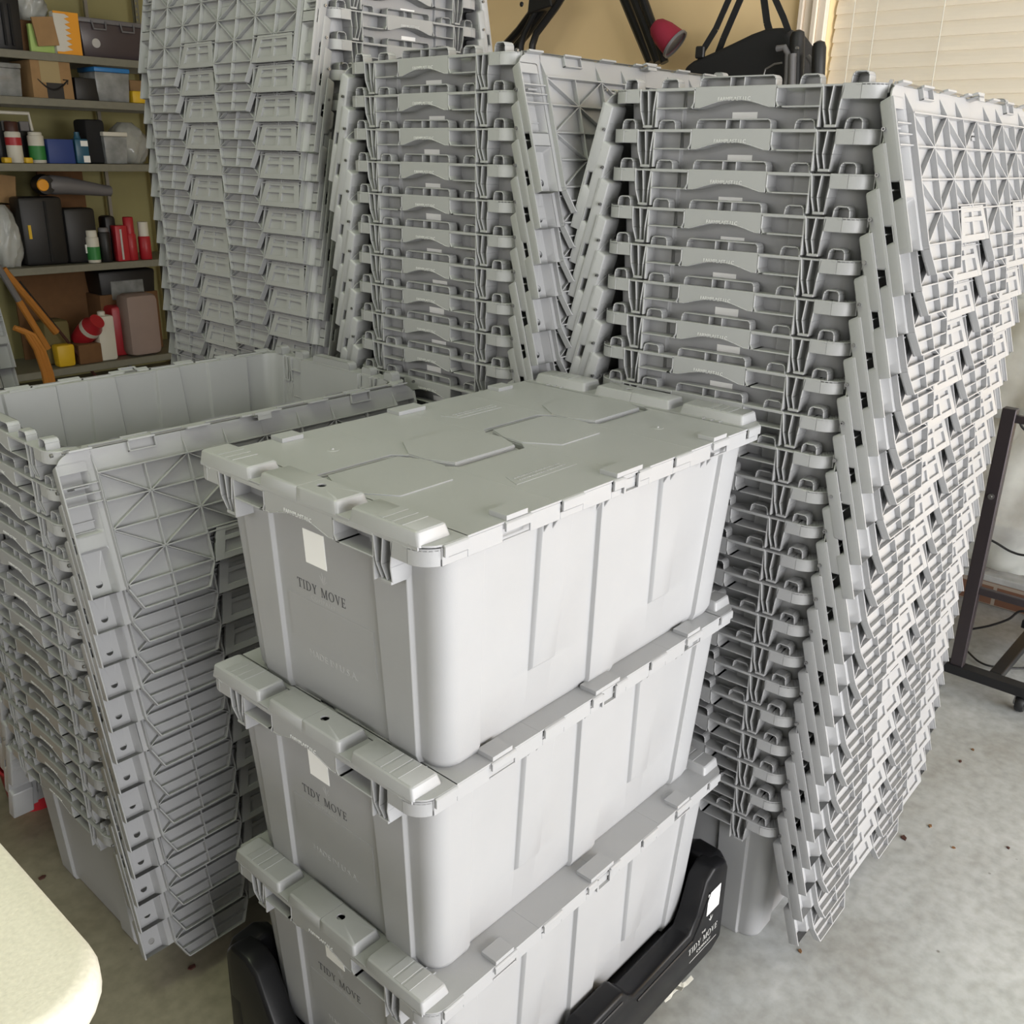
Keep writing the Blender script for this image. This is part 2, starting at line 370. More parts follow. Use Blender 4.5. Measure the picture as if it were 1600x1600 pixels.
# rim flange: joins the walls to the outer band
outer = []
for (cx, cy, a) in ((HL-.03, HW-.03, 0), (-HL+.03, HW-.03, PI/2), (-HL+.03, -HW+.03, PI), (HL-.03, -HW+.03, 1.5*PI)):
    outer.append(arc(cx, cy, .03, a, a+PI/2, 8))
def flange(x0, x1, y0, y1, z0=.2945, z1=.2972): b.box(x0, x1, y0, y1, z0, z1)
for s in (-1, 1):
    ya, yb = sorted((s*.2000, s*(HW-.001)))
    flange(-.30, .30, ya, yb)
    xa, xb = sorted((s*.3190, s*(HL-.001)))
    flange(xa, xb, -.178, .178)
# corner flanges follow the rounded corner
for i, (sx, sy) in enumerate(((1, 1), (-1, 1), (-1, -1), (1, -1))):
    inn = arc(sx*(.3190-.026), sy*(.2010-.026), .0255, i*PI/2, (i+1)*PI/2, 8)
    for p0, p1, q1, q0 in zip(outer[i], outer[i][1:], inn[1:], inn):
        b.prism([p0, p1, q1, q0], .2945, .2972)
    ex = outer[i][0] if i % 2 == 0 else outer[i][-1]; ix = inn[0] if i % 2 == 0 else inn[-1]
    b.prism([ex, (ex[0], sy*.177), (ix[0], sy*.177), ix] if sx*sy > 0 else [ix, (ix[0], sy*.177), (ex[0], sy*.177), ex], .2945, .2972)
    ey = outer[i][-1] if i % 2 == 0 else outer[i][0]; iy = inn[-1] if i % 2 == 0 else inn[0]
    b.prism([ey, iy, (sx*.299, iy[1]), (sx*.299, ey[1])], .2945, .2972)
# band round the corners and along the long sides
bz0, bz1 = .2782, HR
def band_path(pts, z0, z1, th=.0026):
    lo = [(x, y) for x, y in pts]; inn = []
    n = len(pts)
    for i in range(n):
        d = Vector(pts[min(i+1, n-1)])-Vector(pts[max(i-1, 0)]); d.normalize(); nn = Vector((-d.y, d.x))
        inn.append((pts[i][0]+nn.x*th, pts[i][1]+nn.y*th))
    b.loft([[(*lo[i], z0), (*lo[i], z1), (*inn[i], z1), (*inn[i], z0)] for i in range(n)])
for i in range(4):
    band_path(outer[i], bz0, bz1-.0015)
KN = [(.2885, .325, 0), (.19, .2345, 1), (.096, .138, 0), (-.04, .04, 2), (-.138, -.096, 0), (-.2345, -.19, 1), (-.325, -.2885, 0)]
for s in (-1, 1):
    def seg(a, c, z0, z1, off=0):
        y = s*(HW-off)
        b.box(a, c, min(y, y-s*.0026), max(y, y-s*.0026), z0, z1)
    edges = [-HL+.03]+[v for k in reversed(KN) for v in k[:2]]+[HL-.03]
    for j in range(0, len(edges), 2): seg(edges[j], edges[j+1], bz0, bz1)
    for a, c, kind in KN:
        if kind == 0: seg(a, c, bz0, bz0+.0085)
        if kind == 1: seg(a, c, bz0, bz0+.0022); seg(a, c, bz0, bz1, .010)
        if kind == 2: seg(a, -.016, bz0, bz0+.0085); seg(.012, c, bz0, bz0+.0085); seg(-.016, .012, bz0, bz0+.002)
    # small gusset pockets under the band
    for c0 in (-.151, .096, -.052, .188):
        for w in (0, .016):
            y0, y1 = s*.2008, s*(HW-.001)
            b.add([(c0+w, y0, .262), (c0+w, y0, .283), (c0+w, y1, .283), (c0+w+.0015, y0, .262), (c0+w+.0015, y0, .283), (c0+w+.0015, y1, .283)],
                  [(0, 1, 2), (5, 4, 3), (0, 3, 4, 1), (1, 4, 5, 2), (2, 5, 3, 0)])
def lug(ta, tb, h, o0, s):
    ta, tb = min(ta, tb), max(ta, tb); z0 = bz1-.003; z1 = bz1+h; th = .0019
    o = [(ta, z0), (ta+.0010, z1-.0055), (ta+.0030, z1-.0018), (ta+.0065, z1), (tb-.0065, z1), (tb-.0030, z1-.0018), (tb-.0010, z1-.0055), (tb, z0)]
    n = [(ta+th, z0), (ta+.0010+th, z1-.0060), (ta+.0043, z1-.0033), (ta+.0070, z1-th), (tb-.0070, z1-th), (tb-.0043, z1-.0033), (tb-.0010-th, z1-.0060), (tb-th, z0)]
    for i in range(7): b.prism([o[i], o[i+1], n[i+1], n[i]], s*o0, s*(HL-.0056), 'x')
    b.prism(o, s*o0, s*(o0+.002), 'x')
# end faces: fins, pockets, hand-grip panel, stacking lugs
for s in (-1, 1):
    def ebox(o0, o1, t0, t1, z0, z1):
        xa, xb = sorted((s*o0, s*o1)); b.box(xa, xb, min(t0, t1), max(t0, t1), z0, z1)
    def eprism(poly, o0, o1): b.prism(poly, s*o0, s*o1, 'x')
    XO = HL-.0004
    for q in (-1, 1):
        ebox(XO-.0026, XO, q*.158, q*(HW-.03), bz0, bz1-.0015)                     # band beside the corner
        # fins taper towards a small foot plate
        for (tt, tb, w) in ((.161, .153, .0022), (.146, .146, .0018), (.131, .138, .0022)):
            t_, t2 = q*tt, q*tb
            mid = q*(.143 if tt == .146 else (tt+tb)/2)
            for (za, zb_, ta, tb_) in ((.266, .2960, mid, t_), (.2440, .266, t2, mid)):
                b.hexa([(s*.3125, ta-w/2, za), (s*(XO if za > .25 else XO-.006), ta-w/2, za), (s*(XO if za > .25 else XO-.006), ta+w/2, za), (s*.3125, ta+w/2, za)],
                       [(s*.3125, tb_-w/2, zb_), (s*XO, tb_-w/2, zb_), (s*XO, tb_+w/2, zb_), (s*.3125, tb_+w/2, zb_)])
        ebox(.3125, XO-.004, q*.137, q*.154, .2432, .2470)
        # outer cheek: the wide side plate beside the pocket
        eprism([(q*.128, .2960), (q*.131, .2960), (q*.131, .2436), (q*.128, .2436)], .3125, XO-.001)
        # pocket: floor, front lip, rounded cheek by the grip
        ebox(.3125, XO, q*.066, q*.130, .2690, .2712)
        ebox(XO-.0022, XO, q*.064, q*.131, .2935, bz1-.0015)
        ebox(.3125, XO, q*.0640, q*.0662, .2765, .2965)
        eprism([(q*.0640, .2775), (q*.0662, .2775), (q*.070, .2712), (q*.0755, .2712), (q*.0755, .2690), (q*.0675, .2690)], .3125, XO)
        ebox(.3150, .3172, q*.094, q*.1005, .2712, .2945)
        # lugs standing on the rim
        for (t0, t1, h, o0) in ((.0945, .126, .0118, .322), (.1665, .1925, .0134, .318)):
            lug(q*t0, q*t1, h, o0, s)
    # grip panel with arched lower edge
    N = 14; arch = []
    for i in range(N+1):
        t = -.064+.128*i/N; u = abs(t)/.064
        z = .2695+.0105*(max(0, 1-(u/.86)**2))**1.25
        arch.append((t, z))
    eprism([(-.064, bz1-.001)]+arch+[(.064, bz1-.001)], XO-.0045, XO-.0005)
    for i in range(N):
        (t0, z0), (t1, z1) = arch[i], arch[i+1]
        b.hexa([(s*.3125, t0, z0), (s*XO, t0, z0), (s*XO, t1, z1), (s*.3125, t1, z1)], [(s*.3125, t0, z0+.0022), (s*XO, t0, z0+.0022), (s*XO, t1, z1+.0022), (s*.3125, t1, z1+.0022)])
    # long lug over the grip with two inner ribs
    h = .0124
    lug(-.061, .061, .0126, .320, s)
    for t in (-.011, .011): ebox(.320, XO-.006, t-.0008, t+.0008, bz1-.003, bz1+h-.001)
# feet ring under the floor
BODY = b.mesh('tote_body', M['tote'], smooth=True, bevel=.0007, angle=32)

# ---------------------------------------------------------------- the lid (x along the hinge, v away from it, w up)
l = MB(); T0, T1 = .0003, .0027; VS = .0045
XG = .290; CW = XG/4; V0, V1, VE = .040, .214, .219; RH = (V1-V0)/4
def zz(w): return w
# plate pieces: hinge strip + panel without the notch zones, tabs, lowered notch plates, end margins
tabs = [(-4, -2), (0, 2)]; notch = [(-2, 0), (2, 4)]
NB = V1-RH+.004
for c0, c1 in tabs:
    a, c = c0*CW, c1*CW
    l.prism([(a, VS), (c, VS), (c, VE), (c-.016, VE+.036), (a+.016, VE+.036), (a, VE)], T0, T1)
for c0, c1 in notch:
    a, c = c0*CW, c1*CW
    l.prism([(a, VS), (c, VS), (c, NB+.012), (c-.014, NB-.006), (a+.014, NB-.006), (a, NB+.012)], T0, T1)
    # lowered landing for the mating tab: a flared block with four shallow slots
    lo, hi = -.0040, -.0022
    m_ = (a+c)/2; vt, vb = NB-.008, VE
    at, ct = a+.016, (c-.016 if c1 < 4 else c-.010)
    l.prism([(at, vt), (ct, vt), (c-.001, vb), (a+.001, vb)], hi-.0012, hi)
    bars = [(vt, vt+.009), (vt+.0165, vt+.0235), (vb-.0100, vb)]
    def ed(v):
        f = (v-vt)/(vb-vt); return at+(a+.001-at)*f, ct+(c-.001-ct)*f
    for v0, v1 in bars:
        l.prism([(ed(v0)[0], v0), (ed(v0)[1], v0), (ed(v1)[1], v1), (ed(v1)[0], v1)], lo-.0036, hi-.0001)
    for k in (-1, 1):
        e0, e1 = (ed(vt)[0], ed(vb)[0]) if k < 0 else (ed(vt)[1], ed(vb)[1])
        w = .017
        l.prism([(e0, vt), (e0-k*w, vt), (e1-k*w, vb), (e1, vb)] if k > 0 else [(e0, vt), (e1, vb), (e1-k*w, vb), (e0-k*w, vt)], lo-.0040, hi-.0002)
    l.box(m_-.005, m_+.005, vt+.0006, vb-.0006, lo-.0032, hi-.0003)
    l.prism([(at, vt-.002), (ct, vt-.002), (ct, vt+.002), (at, vt+.002)], lo, T0)
for c0, c1 in tabs:
    a, c = c0*CW+.001, c1*CW-.001
    l.prism([(a, VE-.034), (a+.030, .140), (c-.030, .140), (c, VE-.034), (c, VE), (c-.016, VE+.0355), (a+.016, VE+.0355), (a, VE)], T1-.0004, T1+.0017)
# ribs
B0 = -.0085
gv = [V0+i*RH for i in range(5)]; gx = [i*CW for i in range(-4, 5)]
def isnotch(x):
    return any(c0*CW < x < c1*CW for c0, c1 in notch)
for j, v in enumerate(gv):
    if j < 4: l.bar((-XG, v), (XG, v), .0022, B0 if j else B0-.001, T0)
    else:
        for c0, c1 in tabs: l.bar((c0*CW, v), (c1*CW, v), .0022, B0, T0)
for i, x in enumerate(gx):
    end = V1
    if isnotch(x): end = V1-RH
    l.bar((x, V0), (x, end), .0022, B0, T0)
for i in range(8):
    for j in range(4):
        xm = (gx[i]+gx[i+1])/2
        if j == 3 and isnotch(xm): continue
        p = (gx[i], gv[j]); q = (gx[i+1], gv[j+1])
        if (i+j) % 2: p, q = (gx[i], gv[j+1]), (gx[i+1], gv[j])
        l.bar(p, q, .0018, B0+.001, T0)
for c0, c1 in notch:   # thin border of the notch
    a, c = c0*CW, c1*CW
    l.bar((a, NB-.010), (c, NB-.010), .0018, B0, T0)
for c0, c1 in tabs:
    a, c = c0*CW, c1*CW; m_ = (a+c)/2
    pts = [(a+.001, V1), (a+.001, VE), (a+.017, VE+.035), (c-.017, VE+.035), (c-.001, VE), (c-.001, V1)]
    for p, q in zip(pts, pts[1:]): l.bar(p, q, .0022, B0, T0)
    l.bar((m_, V1), (m_, VE+.035), .0022, B0, T0); l.bar((a+.009, VE+.017), (c-.009, VE+.017), .0020, B0+.001, T0)
# hinge strip gussets, knuckles, window frames, raised blocks
for x in (-XG, -2*CW, -CW, CW, 2*CW, XG): l.add([(x-.0008, V0, B0), (x+.0008, V0, B0), (x-.0008, V0, T0), (x+.0008, V0, T0), (x-.0008, .012, T0), (x+.0008, .012, T0)], [(0, 1, 3, 2), (0, 2, 4), (1, 5, 3), (2, 3, 5, 4), (0, 4, 5, 1)])
for a, c, kind in KN:
    lo = -.0105
    if kind == 2:
        for p, q in ((a+.001, -.018), (.014, c-.001)): l.box(p, q, .0012, .0042, lo, .0005); l.prism([(.0012, .0005), (.0042, .0005), (.0052, T0), (.0048, T1-.0003), (.0030, T1-.0003)], p, q, 'x')
        l.box(-.019, -.015, .0012, .0042, -.019, .0005); l.box(.011, .015, .0012, .0042, -.019, .0005)
        l.box(-.015, .011, .0012, .014, -.019, -.017); l.box(-.015, .011, .006, .009, -.019, T0)
        l.box(-.030, .024, .005, .032, T1, T1+.006)
    else:
        l.box(a+.001, c-.001, .0012, .0042, lo if kind == 0 else -.0085, .0005)
        l.prism([(.0012, .0005), (.0042, .0005), (.0052, T0), (.0048, T1-.0003), (.0030, T1-.0003)], a+.001, c-.001, 'x')
        if kind == 1:
            l.box(a, a+.002, .0045, .020, -.006, T0); l.box(c-.002, c, .0045, .020, -.006, T0); l.box(a, c, .018, .020, -.006, T0)
            l.box(a+.004, c-.006, .004, .030, T1, T1+.006)
# ends
for s in (-1, 1):
    xo, xi = HL-.0006, XG-.002
    def lb(x0, x1, v0, v1, w0, w1): l.box(min(s*x0, s*x1), max(s*x0, s*x1), v0, v1, w0, w1)
    # rounded corner plate
    R = .0275; pts = [(s*xi, VS), (s*(xo-R), VS)]+[(s*(xo-R+R*math.sin(a)), VS+R-R*math.cos(a)) for a in [PI/2*i/6 for i in range(1, 7)]]+[(s*xo, .034), (s*xi, .034)]
    if s < 0: pts = pts[::-1]
    l.prism(pts, T0, T1)
    lb(xi, xi+.012, .034, VE, T0, T1)                                        # inner margin
    lb(xi+.010, xo, .126, .148, T0, T1)                                      # saddle between the two humps
    lb(xo-.0022, xo, .020, VE, -.0030, T0+.001)                             # skirt
    lb(xi, xi+.0022, V0, VE, B0, T0)
    for (v0, v1, opn) in ((.018, .128, 0), (.146, VE, 1)):
        hole = opn and s < 0
        H = T1+.0140
        x1, x2 = xi+.010, xo
        def rr(m, mv, r, w, mo=None):
            xa, xb, va, vb = x1+m, x2-(mo if mo is not None else m*.5), v0+mv, (v1+.006 if opn else v1-mv)
            P = []
            for cx_, cv_, a0 in ((xb-r, vb-r, 0), (xa+r, vb-r, PI/2), (xa+r, va+r, PI), (xb-r, va+r, 1.5*PI)):
                for k in range(4):
                    a = a0+PI/2*k/3; P.append((cx_+r*math.cos(a), cv_+r*math.sin(a)))
            if opn: P = [(x_, min(v_, v1)) for x_, v_ in P]
            if hole:
                D = []
                for i_ in range(len(P)):
                    a_, b_ = P[i_], P[(i_+1) % len(P)]; D.append(a_)
                    if math.dist(a_, b_) > .012:
                        for k in range(1, 8): D.append((a_[0]+(b_[0]-a_[0])*k/8, a_[1]+(b_[1]-a_[1])*k/8))
                P = D
            return [(s*x_, v_, w) for x_, v_ in P]
        t = .0020
        loops = [rr(.0055+t, .005+t, .003, H-t, .0035+t), rr(t, t, .004, T0, t+.0006), rr(0, 0, .004, T0, 0), rr(.004, .0035, .004, H-.0016, .0012), rr(.0062, .0055, .0035, H, .0036)]
        if hole:
            hx, hv, hr = (x1+x2)/2, .202, .0056
            def circ(w, r=hr):
                out = []
                for p in rr(.0062, .0055, .0035, H, .0036):
                    a = math.atan2(p[1]-hv, s*p[0]-hx); out.append((s*(hx+r*math.cos(a)), hv+r*math.sin(a), w))
                return out
            loops = [circ(H-t)]+loops+[circ(H), circ(H-t)]
            l.loft(loops, caps=(False, False))
        else:
            l.loft(loops)
        if not opn:
            for v_ in (.046, .061, .076):
                lb(x1+.0065, x2-.0040, v_, v_+.0120, H-.0005, H+.0006)
    for v_ in (.052, .066, .080): lb(xi+.002, xo-.002, v_, v_+.0020, -.004, T0+.004)
LID = l.mesh('tote_lid', M['tote'], smooth=True, bevel=.0006, angle=32)
# thin raised data panel with rows of dashes on the lid's top
d = MB()
for c0 in (-2*CW+.0,):
    d.prism([(c0+.010, .075), (c0+.125, .075), (c0+.112, .103), (c0+.022, .103)], T1, T1+.0006)
    for r in range(2):
        x = c0+.024
        while x < c0+.108:
            w = random.uniform(.002, .006); d.box(x, x+w, .083+r*.008, .0855+r*.008, T1+.0006, T1+.0013); x += w+.0012
PANEL = d.mesh('embossed_panel', M['tote'])
nub = MB()
for x, v in ((.2, .10),): nub.lathe([(.009, T1), (.0085, T1+.0004), (.0022, T1+.0006), (.0018, T1+.0022), (.0003, T1+.0026)], (x, v, 0), 10)
NUB = nub.mesh('mould_mark', M['tote'])

def face_matrix(z, t=0, out=0, top=None):
    """x of the flat thing runs to -Y, y up the tapered end wall, normal to -X"""
    sl = math.atan(.0165/.283)
    m = Matrix.Translation((-(wall_x(z)+out), t, z)) @ Matrix(((0, -math.sin(sl), -math.cos(sl), 0), (-1, 0, 0, 0), (0, math.cos(sl), -math.sin(sl), 0), (0, 0, 0, 1)))
    return m
STICK = MB().box(-.020, .020, -.0225, .0225, 0, .0005).mesh('sticker', M['white'])
FARM = text_mesh('FARMPLAST LLC', .0072, .0004, M['emboss'], 'maker_lettering')
TIDY = serif_text('TIDY MOVE', .0125, .0004, M['darkprint'], 'tidy_move_lettering')
COMP = text_mesh('COMPANY', .0085, .0002, M['faint'], 'company_lettering', 1.25)
MADE = text_mesh('MADE IN U.S.A.', .0135, .0003, M['faint'], 'made_in_lettering', 1.05)
sp = MB()
for a, L in ((-.5, .013), (-.1, .016), (.35, .014), (.8, .010)):
    sp.prism([(0, 0), (.5*L*math.sin(a)-.0012, .5*L*math.cos(a)), (L*math.sin(a), L*math.cos(a)), (.5*L*math.sin(a)+.0012, .5*L*math.cos(a))], 0, .0002)
SPRIG = sp.mesh('leaf_logo', M['faint'])
def panel_box(z0, z1, w): 
    me = MB().box(-w, w, 0, z1-z0, 0, .0012).mesh('wall_panel', M['tote'], bevel=.0004); return me
PAN = panel_box(.085, .150, .082)

def make_tote(closed, label, cat='storage tote', group=None, full=True, tiltoff=0):
    root = thing('storage_tote', label, cat, group=group)
    bd = obj('body', BODY, root)
    for s in (-1, 1):
        ld = obj('lid', LID, root)
        base = Matrix.Rotation(0 if s < 0 else PI, 4, 'Z') @ Matrix.Translation((0, -PIV_Y, PIV_Z))
        ang = 0 if closed else -(PI/2+TILT+tiltoff)
        ld.matrix_local = base @ Matrix.Rotation(ang, 4, 'X')
        if closed:
            obj('embossed_panel', PANEL, ld); obj('mould_mark', NUB, ld)
        else:
            obj('hinge_rod', ROD, ld)
    def put(name, me, m):
        o = obj(name, me, root); o.matrix_local = m; return o
    put('maker_lettering', FARM, face_matrix(.281, 0, 0) @ Matrix.Translation((0, 0, .0292)))
    put('sticker', STICK, face_matrix(.2255 if full else .2462, .016 if full else -.002))['label'] = 'blank white sticker'
    if full:
        put('brand_lettering', TIDY, face_matrix(.163, .013))['label'] = 'dark grey serif lettering'
        put('company_lettering', COMP, face_matrix(.1525, .011))
        put('leaf_logo', SPRIG, face_matrix(.181, .006))
        put('made_in_lettering', MADE, face_matrix(.067, .004))
        put('wall_panel', PAN, face_matrix(.085, 0, -.0004))
    return root
ROD = MB().tube([(-.331, .0027, -.003), (.331, .0027, -.003)], .0014, 6).lathe([(.0028, -.3475), (.0028, -.3435), (.0012, -.3435), (.0012, -.3475)], (0, .0027, -.003), 8, 'x').lathe([(.0028, .3435), (.0028, .3475), (.0012, .3475), (.0012, .3435)], (0, .0027, -.003), 8, 'x').mesh('hinge_rod', M['steel'], smooth=True)
TILT = .2817; NP = .05668; HS = .3022

ORD = ['first', 'second', 'third', 'fourth', 'fifth', 'sixth', 'seventh', 'eighth', 'ninth', 'tenth', 'eleventh', 'twelfth', 'thirteenth', 'fourteenth', 'fifteenth',
       'sixteenth', 'seventeenth', 'eighteenth', 'nineteenth', 'twentieth', 'twenty-first', 'twenty-second', 'twenty-third', 'twenty-fourth', 'twenty-fifth', 'twenty-sixth', 'twenty-seventh']
# front stack of three closed totes on the dolly
ZF = .119
fr = None
for i, (x, y) in enumerate(((.9304, .8418), (.9212, .8481), (.9198, .8362))):
    lab = ['closed grey tote with flip lid, on top of the three-high front stack', 'closed grey tote in the middle of the three-high front stack',
           'closed grey tote sitting in the black dolly, lowest of the front stack'][i]
    if fr is None: t = fr = make_tote(True, lab, group='closed totes stacked on the dolly')
    else: t = copy_tree(fr); t['label'] = lab
    t.location = (x, y, ZF+(2-i)*HS)
# nested stacks of open totes
def lean(x, y): return (x, y)
nest0 = None
def nest(n, x, y, yaw, where, group, tilt=0, z0=0):
    global nest0
    proto = make_tote(False, '', group=group, full=False, tiltoff=tilt)
    for k in range(n):                       # k = 0 is the top one
        t = proto if k == 0 else copy_tree(proto)
        if k == 0: lab = 'open grey tote, topmost of '+where
        elif k == n-1: lab = 'open grey tote on the floor, lowest of '+where
        else: lab = 'open tote, %s from top of %s' % (ORD[k], where)
        t['label'] = lab; t['group'] = group
        t.location = (x+random.uniform(-.0012, .0012), y+random.uniform(-.0012, .0012), z0+(n-1-k)*NP)
        t.rotation_euler = (0, 0, yaw+random.uniform(-.002, .002))
        for c_ in kids(t):
            if c_.name.startswith('sticker'): c_.location.y += random.uniform(-.012, .010); c_.location.z += random.uniform(-.006, .002)
nest(22, 1.6564, .7642, .0309, 'the tall stack right of the front totes', 'nested totes in the tall right stack')
nest(23, 1.5814, 1.3155, -.0183, 'the centre stack before the tan wall', 'nested totes in the centre stack')
nest(13, .8720, 1.5612, -.0031, 'the low stack by the white table', 'nested totes in the low left stack')
nest(27, 1.5299, 2.0128, PI/2-.0085, 'the tallest stack, beside the shelves', 'nested totes in the tall back stack', tilt=-.08)
#@@REST@@
nest(13, .760, 3.25, 0.0, 'the far left stack behind the low stack', 'nested totes in the far left stack')

# ---------------------------------------------------------------- dolly under the front stack
DX, DY = .925, .842
dol = thing('tote_dolly', 'glossy black plastic dolly with raised corners under the front totes', 'dolly', (DX, DY, 0))
mb = MB()
side = [(-.36, .055), (-.33, .040), (.33, .040), (.36, .055), (.358, .215), (.345, .238), (.305, .242), (.282, .226), (.262, .165), (.245, .138), (.075, .136), (.060, .148), (.045, .166), (-.045, .166),
        (-.060, .148), (-.075, .136), (-.245, .138), (-.262, .165), (-.282, .226), (-.305, .242), (-.345, .238), (-.358, .215)]
for s in (-1, 1): mb.prism(side, s*.200, s*.240, 'y')
short = [(-.238, .055), (.238, .055), (.236, .222), (.222, .240), (.180, .242), (.155, .228), (.118, .150), (.095, .132), (-.095, .132), (-.118, .150), (-.155, .228), (-.180, .242), (-.222, .240), (-.236, .222)]
for s in (-1, 1): mb.prism(short, s*.318, s*.359, 'x')
mb.build('side_walls', M['dolly'], dol, smooth=True, bevel=.007, seg=3, angle=40)
mb = MB()     # stepped lip running along the outer edge
for s in (-1, 1):
    for pts in ([(.296, .196), (.268, .142), (.250, .120), (.085, .118)], [(.040, .150), (-.040, .150)], [(-.085, .118), (-.250, .120), (-.268, .142), (-.296, .196)]):
        for p, q in zip(pts, pts[1:]): mb.tube([(p[0], s*.2405, p[1]), (q[0], s*.2405, q[1])], .0022, 6)
mb.build('raised_edge_line', M['dolly'], dol, smooth=True)
MB().box(-.33, .33, -.21, .21, .095, .117).box(-.30, .30, -.012, .012, .07, .095).box(-.012, .012, -.2, .2, .07, .095).build('deck', M['dolly'], dol, bevel=.004)
for sx in (-1, 1):
    for sy in (-1, 1):
        c = bpy.data.objects.new('caster', None); COL.objects.link(c); c.parent = dol; c.location = (sx*.27, sy*.165, 0)
        MB().lathe([(.004, -.012), (.030, -.012), (.032, -.006), (.032, .006), (.030, .012), (.004, .012)], (0, 0, .032), 20, 'x').build('wheel', M['greyplastic'], c, smooth=True)
        MB().box(-.018, -.014, -.018, .018, .028, .075).box(.014, .018, -.018, .018, .028, .075).box(-.03, .03, -.03, .03, .075, .096).build('fork', M['steel'], c, bevel=.001)
def side_m(x, z, rot=0): return Matrix.Translation((x-DX, -.2412, z)) @ Matrix(((1, 0, 0, 0), (0, 0, -1, 0), (0, 1, 0, 0), (0, 0, 0, 1))) @ Matrix.Rotation(rot, 4, 'Z')
def onside(name, me, x, z, lab=None):
    o = obj(name, me, dol); o.matrix_local = side_m(x, z)
    if lab: o['label'] = lab
onside('sticker', MB().box(-.0205, .0205, -.0235, .0235, 0, .0006).mesh('sticker', M['white']), 1.236, .171, 'blank white sticker')
sp2 = MB()
for a, L in ((-.6, .010), (0, .014), (.6, .012)): sp2.prism([(0, 0), (.5*L*math.sin(a)-.0014, .5*L*math.cos(a)), (L*math.sin(a), L*math.cos(a)), (.5*L*math.sin(a)+.0014, .5*L*math.cos(a))], 0, .0004)
onside('leaf_logo', sp2.mesh('leaf_logo', M['whiteprint']), 1.232, .127)
onside('the_lettering', text_mesh('THE', .007, .0003, M['whiteprint'], 'the_lettering'), 1.212, .114)
onside('brand_lettering', serif_text('TIDY MOVE', .0135, .0004, M['whiteprint'], 'dolly_lettering', .12), 1.212, .094, 'white serif lettering')
onside('company_lettering', text_mesh('COMPANY', .0085, .0003, M['whiteprint'], 'company_lettering', 1.2), 1.216, .081)
onside('underline', MB().box(-.045, .045, 0, .0010, 0, .0004).mesh('underline', M['whiteprint']), 1.216, .074)

# ---------------------------------------------------------------- folding table, near left
tb = thing('folding_table', 'granite-white folding table with rounded corner at the lower left', 'table', (-.13, 1.54, 0))
def rrect(x0, x1, y0, y1, r, n=8):
    return arc(x1-r, y1-r, r, 0, PI/2, n)+arc(x0+r, y1-r, r, PI/2, PI, n)+arc(x0+r, y0+r, r, PI, 1.5*PI, n)+arc(x1-r, y0+r, r, 1.5*PI, 2*PI, n)
def ring(ins, z): return [(x, y, z) for x, y in rrect(-.38+ins, .372-ins, -.905+ins, .905-ins, .062-ins*.5)]
MB().loft([ring(.012, .698), ring(.003, .702), ring(0, .712), ring(0, .728), ring(.002, .735), ring(.006, .7395), ring(.014, .741)]).build('table_top', M['table'], tb, smooth=True, angle=60)
for sy in (-1, 1):
    MB().tube([(-.30, sy*.62, 0.012), (-.30, sy*.66, .69), (.30, sy*.66, .69), (.30, sy*.62, .012)], .0125, 10).tube([(-.30, sy*.628, .15), (.30, sy*.628, .15)], .010, 8).build('leg_frame', M['greyplastic'], tb, smooth=True)

# ---------------------------------------------------------------- wheeled rack on the right
rk = thing('wheeled_rack', 'dark metal wheeled rack standing behind the tall right stack', 'rack', (2.6, .1, 0))
def rx(mb): mb.v = [(x-2.6, y-.1, z) for x, y, z in mb.v]; return mb
rx(MB().box(2.584, 2.612, .598, .632, .075, .815)).build('post', M['rackmetal'], rk, bevel=.002)
rx(MB().box(2.584, 2.612, -.432, -.398, .075, .815)).build('post', M['rackmetal'], rk, bevel=.002)
rx(MB().box(2.578, 2.618, -.46, .66, .050, .078)).build('base_bar', M['blackmetal'], rk, bevel=.002)
for yy in (.52, -.32):
    rx(MB().box(2.618, 3.02, yy-.016, yy+.016, .052, .078)).build('outrigger', M['blackmetal'], rk, bevel=.002)
rx(MB().box(3.02, 3.05, -.36, .56, .052, .078)).build('base_bar', M['blackmetal'], rk, bevel=.002)
for z in (.30, .78): rx(MB().box(2.59, 2.606, -.40, .60, z, z+.02)).build('cross_bar', M['rackmetal'], rk, bevel=.002)
rx(MB().lathe([(.008, 2.580), (.008, 2.584), (.003, 2.5795), (.0005, 2.5795)], (0, .615, .58), 10, 'x')).build('bolt', M['steel'], rk, smooth=True)
for cx_, cy_ in ((2.6, .44), (2.6, -.30), (3.03, .44), (3.03, -.26)):
    c = bpy.data.objects.new('caster', None); COL.objects.link(c); c.parent = rk; c.location = (cx_-2.6, cy_-.1, 0)
    MB().lathe([(.004, -.010), (.022, -.011), (.025, -.005), (.025, .005), (.022, .011), (.004, .010)], (0, 0, .025), 18, 'y').build('wheel', M['black'], c, smooth=True)
    MB().lathe([(.004, -.018), (.008, -.018), (.008, .018), (.004, .018)], (0, 0, .025), 10, 'y').box(-.012, .012, -.016, -.013, .02, .052).box(-.012, .012, .013, .016, .02, .052).build('fork', M['steel'], c)
def cable(label, pts, r, name='power_cable'):
    P = [Vector(p) for p in pts]; out = []
    for i in range(len(P)-1):
        p0, p1, p2, p3 = P[max(i-1, 0)], P[i], P[i+1], P[min(i+2, len(P)-1)]
        for k in range(6):
            t = k/6; out.append(.5*((2*p1)+(-p0+p2)*t+(2*p0-5*p1+4*p2-p3)*t*t+(-p0+3*p1-3*p2+p3)*t**3))
    out.append(P[-1]); return tag(MB().tube(out, r, 8).build(name, M['black'], smooth=True), label, 'cable')
cable('black cable looping above the floor behind the rack post', [onX(x, y, 2.85) for x, y in ((1512, 984), (1545, 978), (1575, 968), (1598, 955), (1640, 975))], .0035)
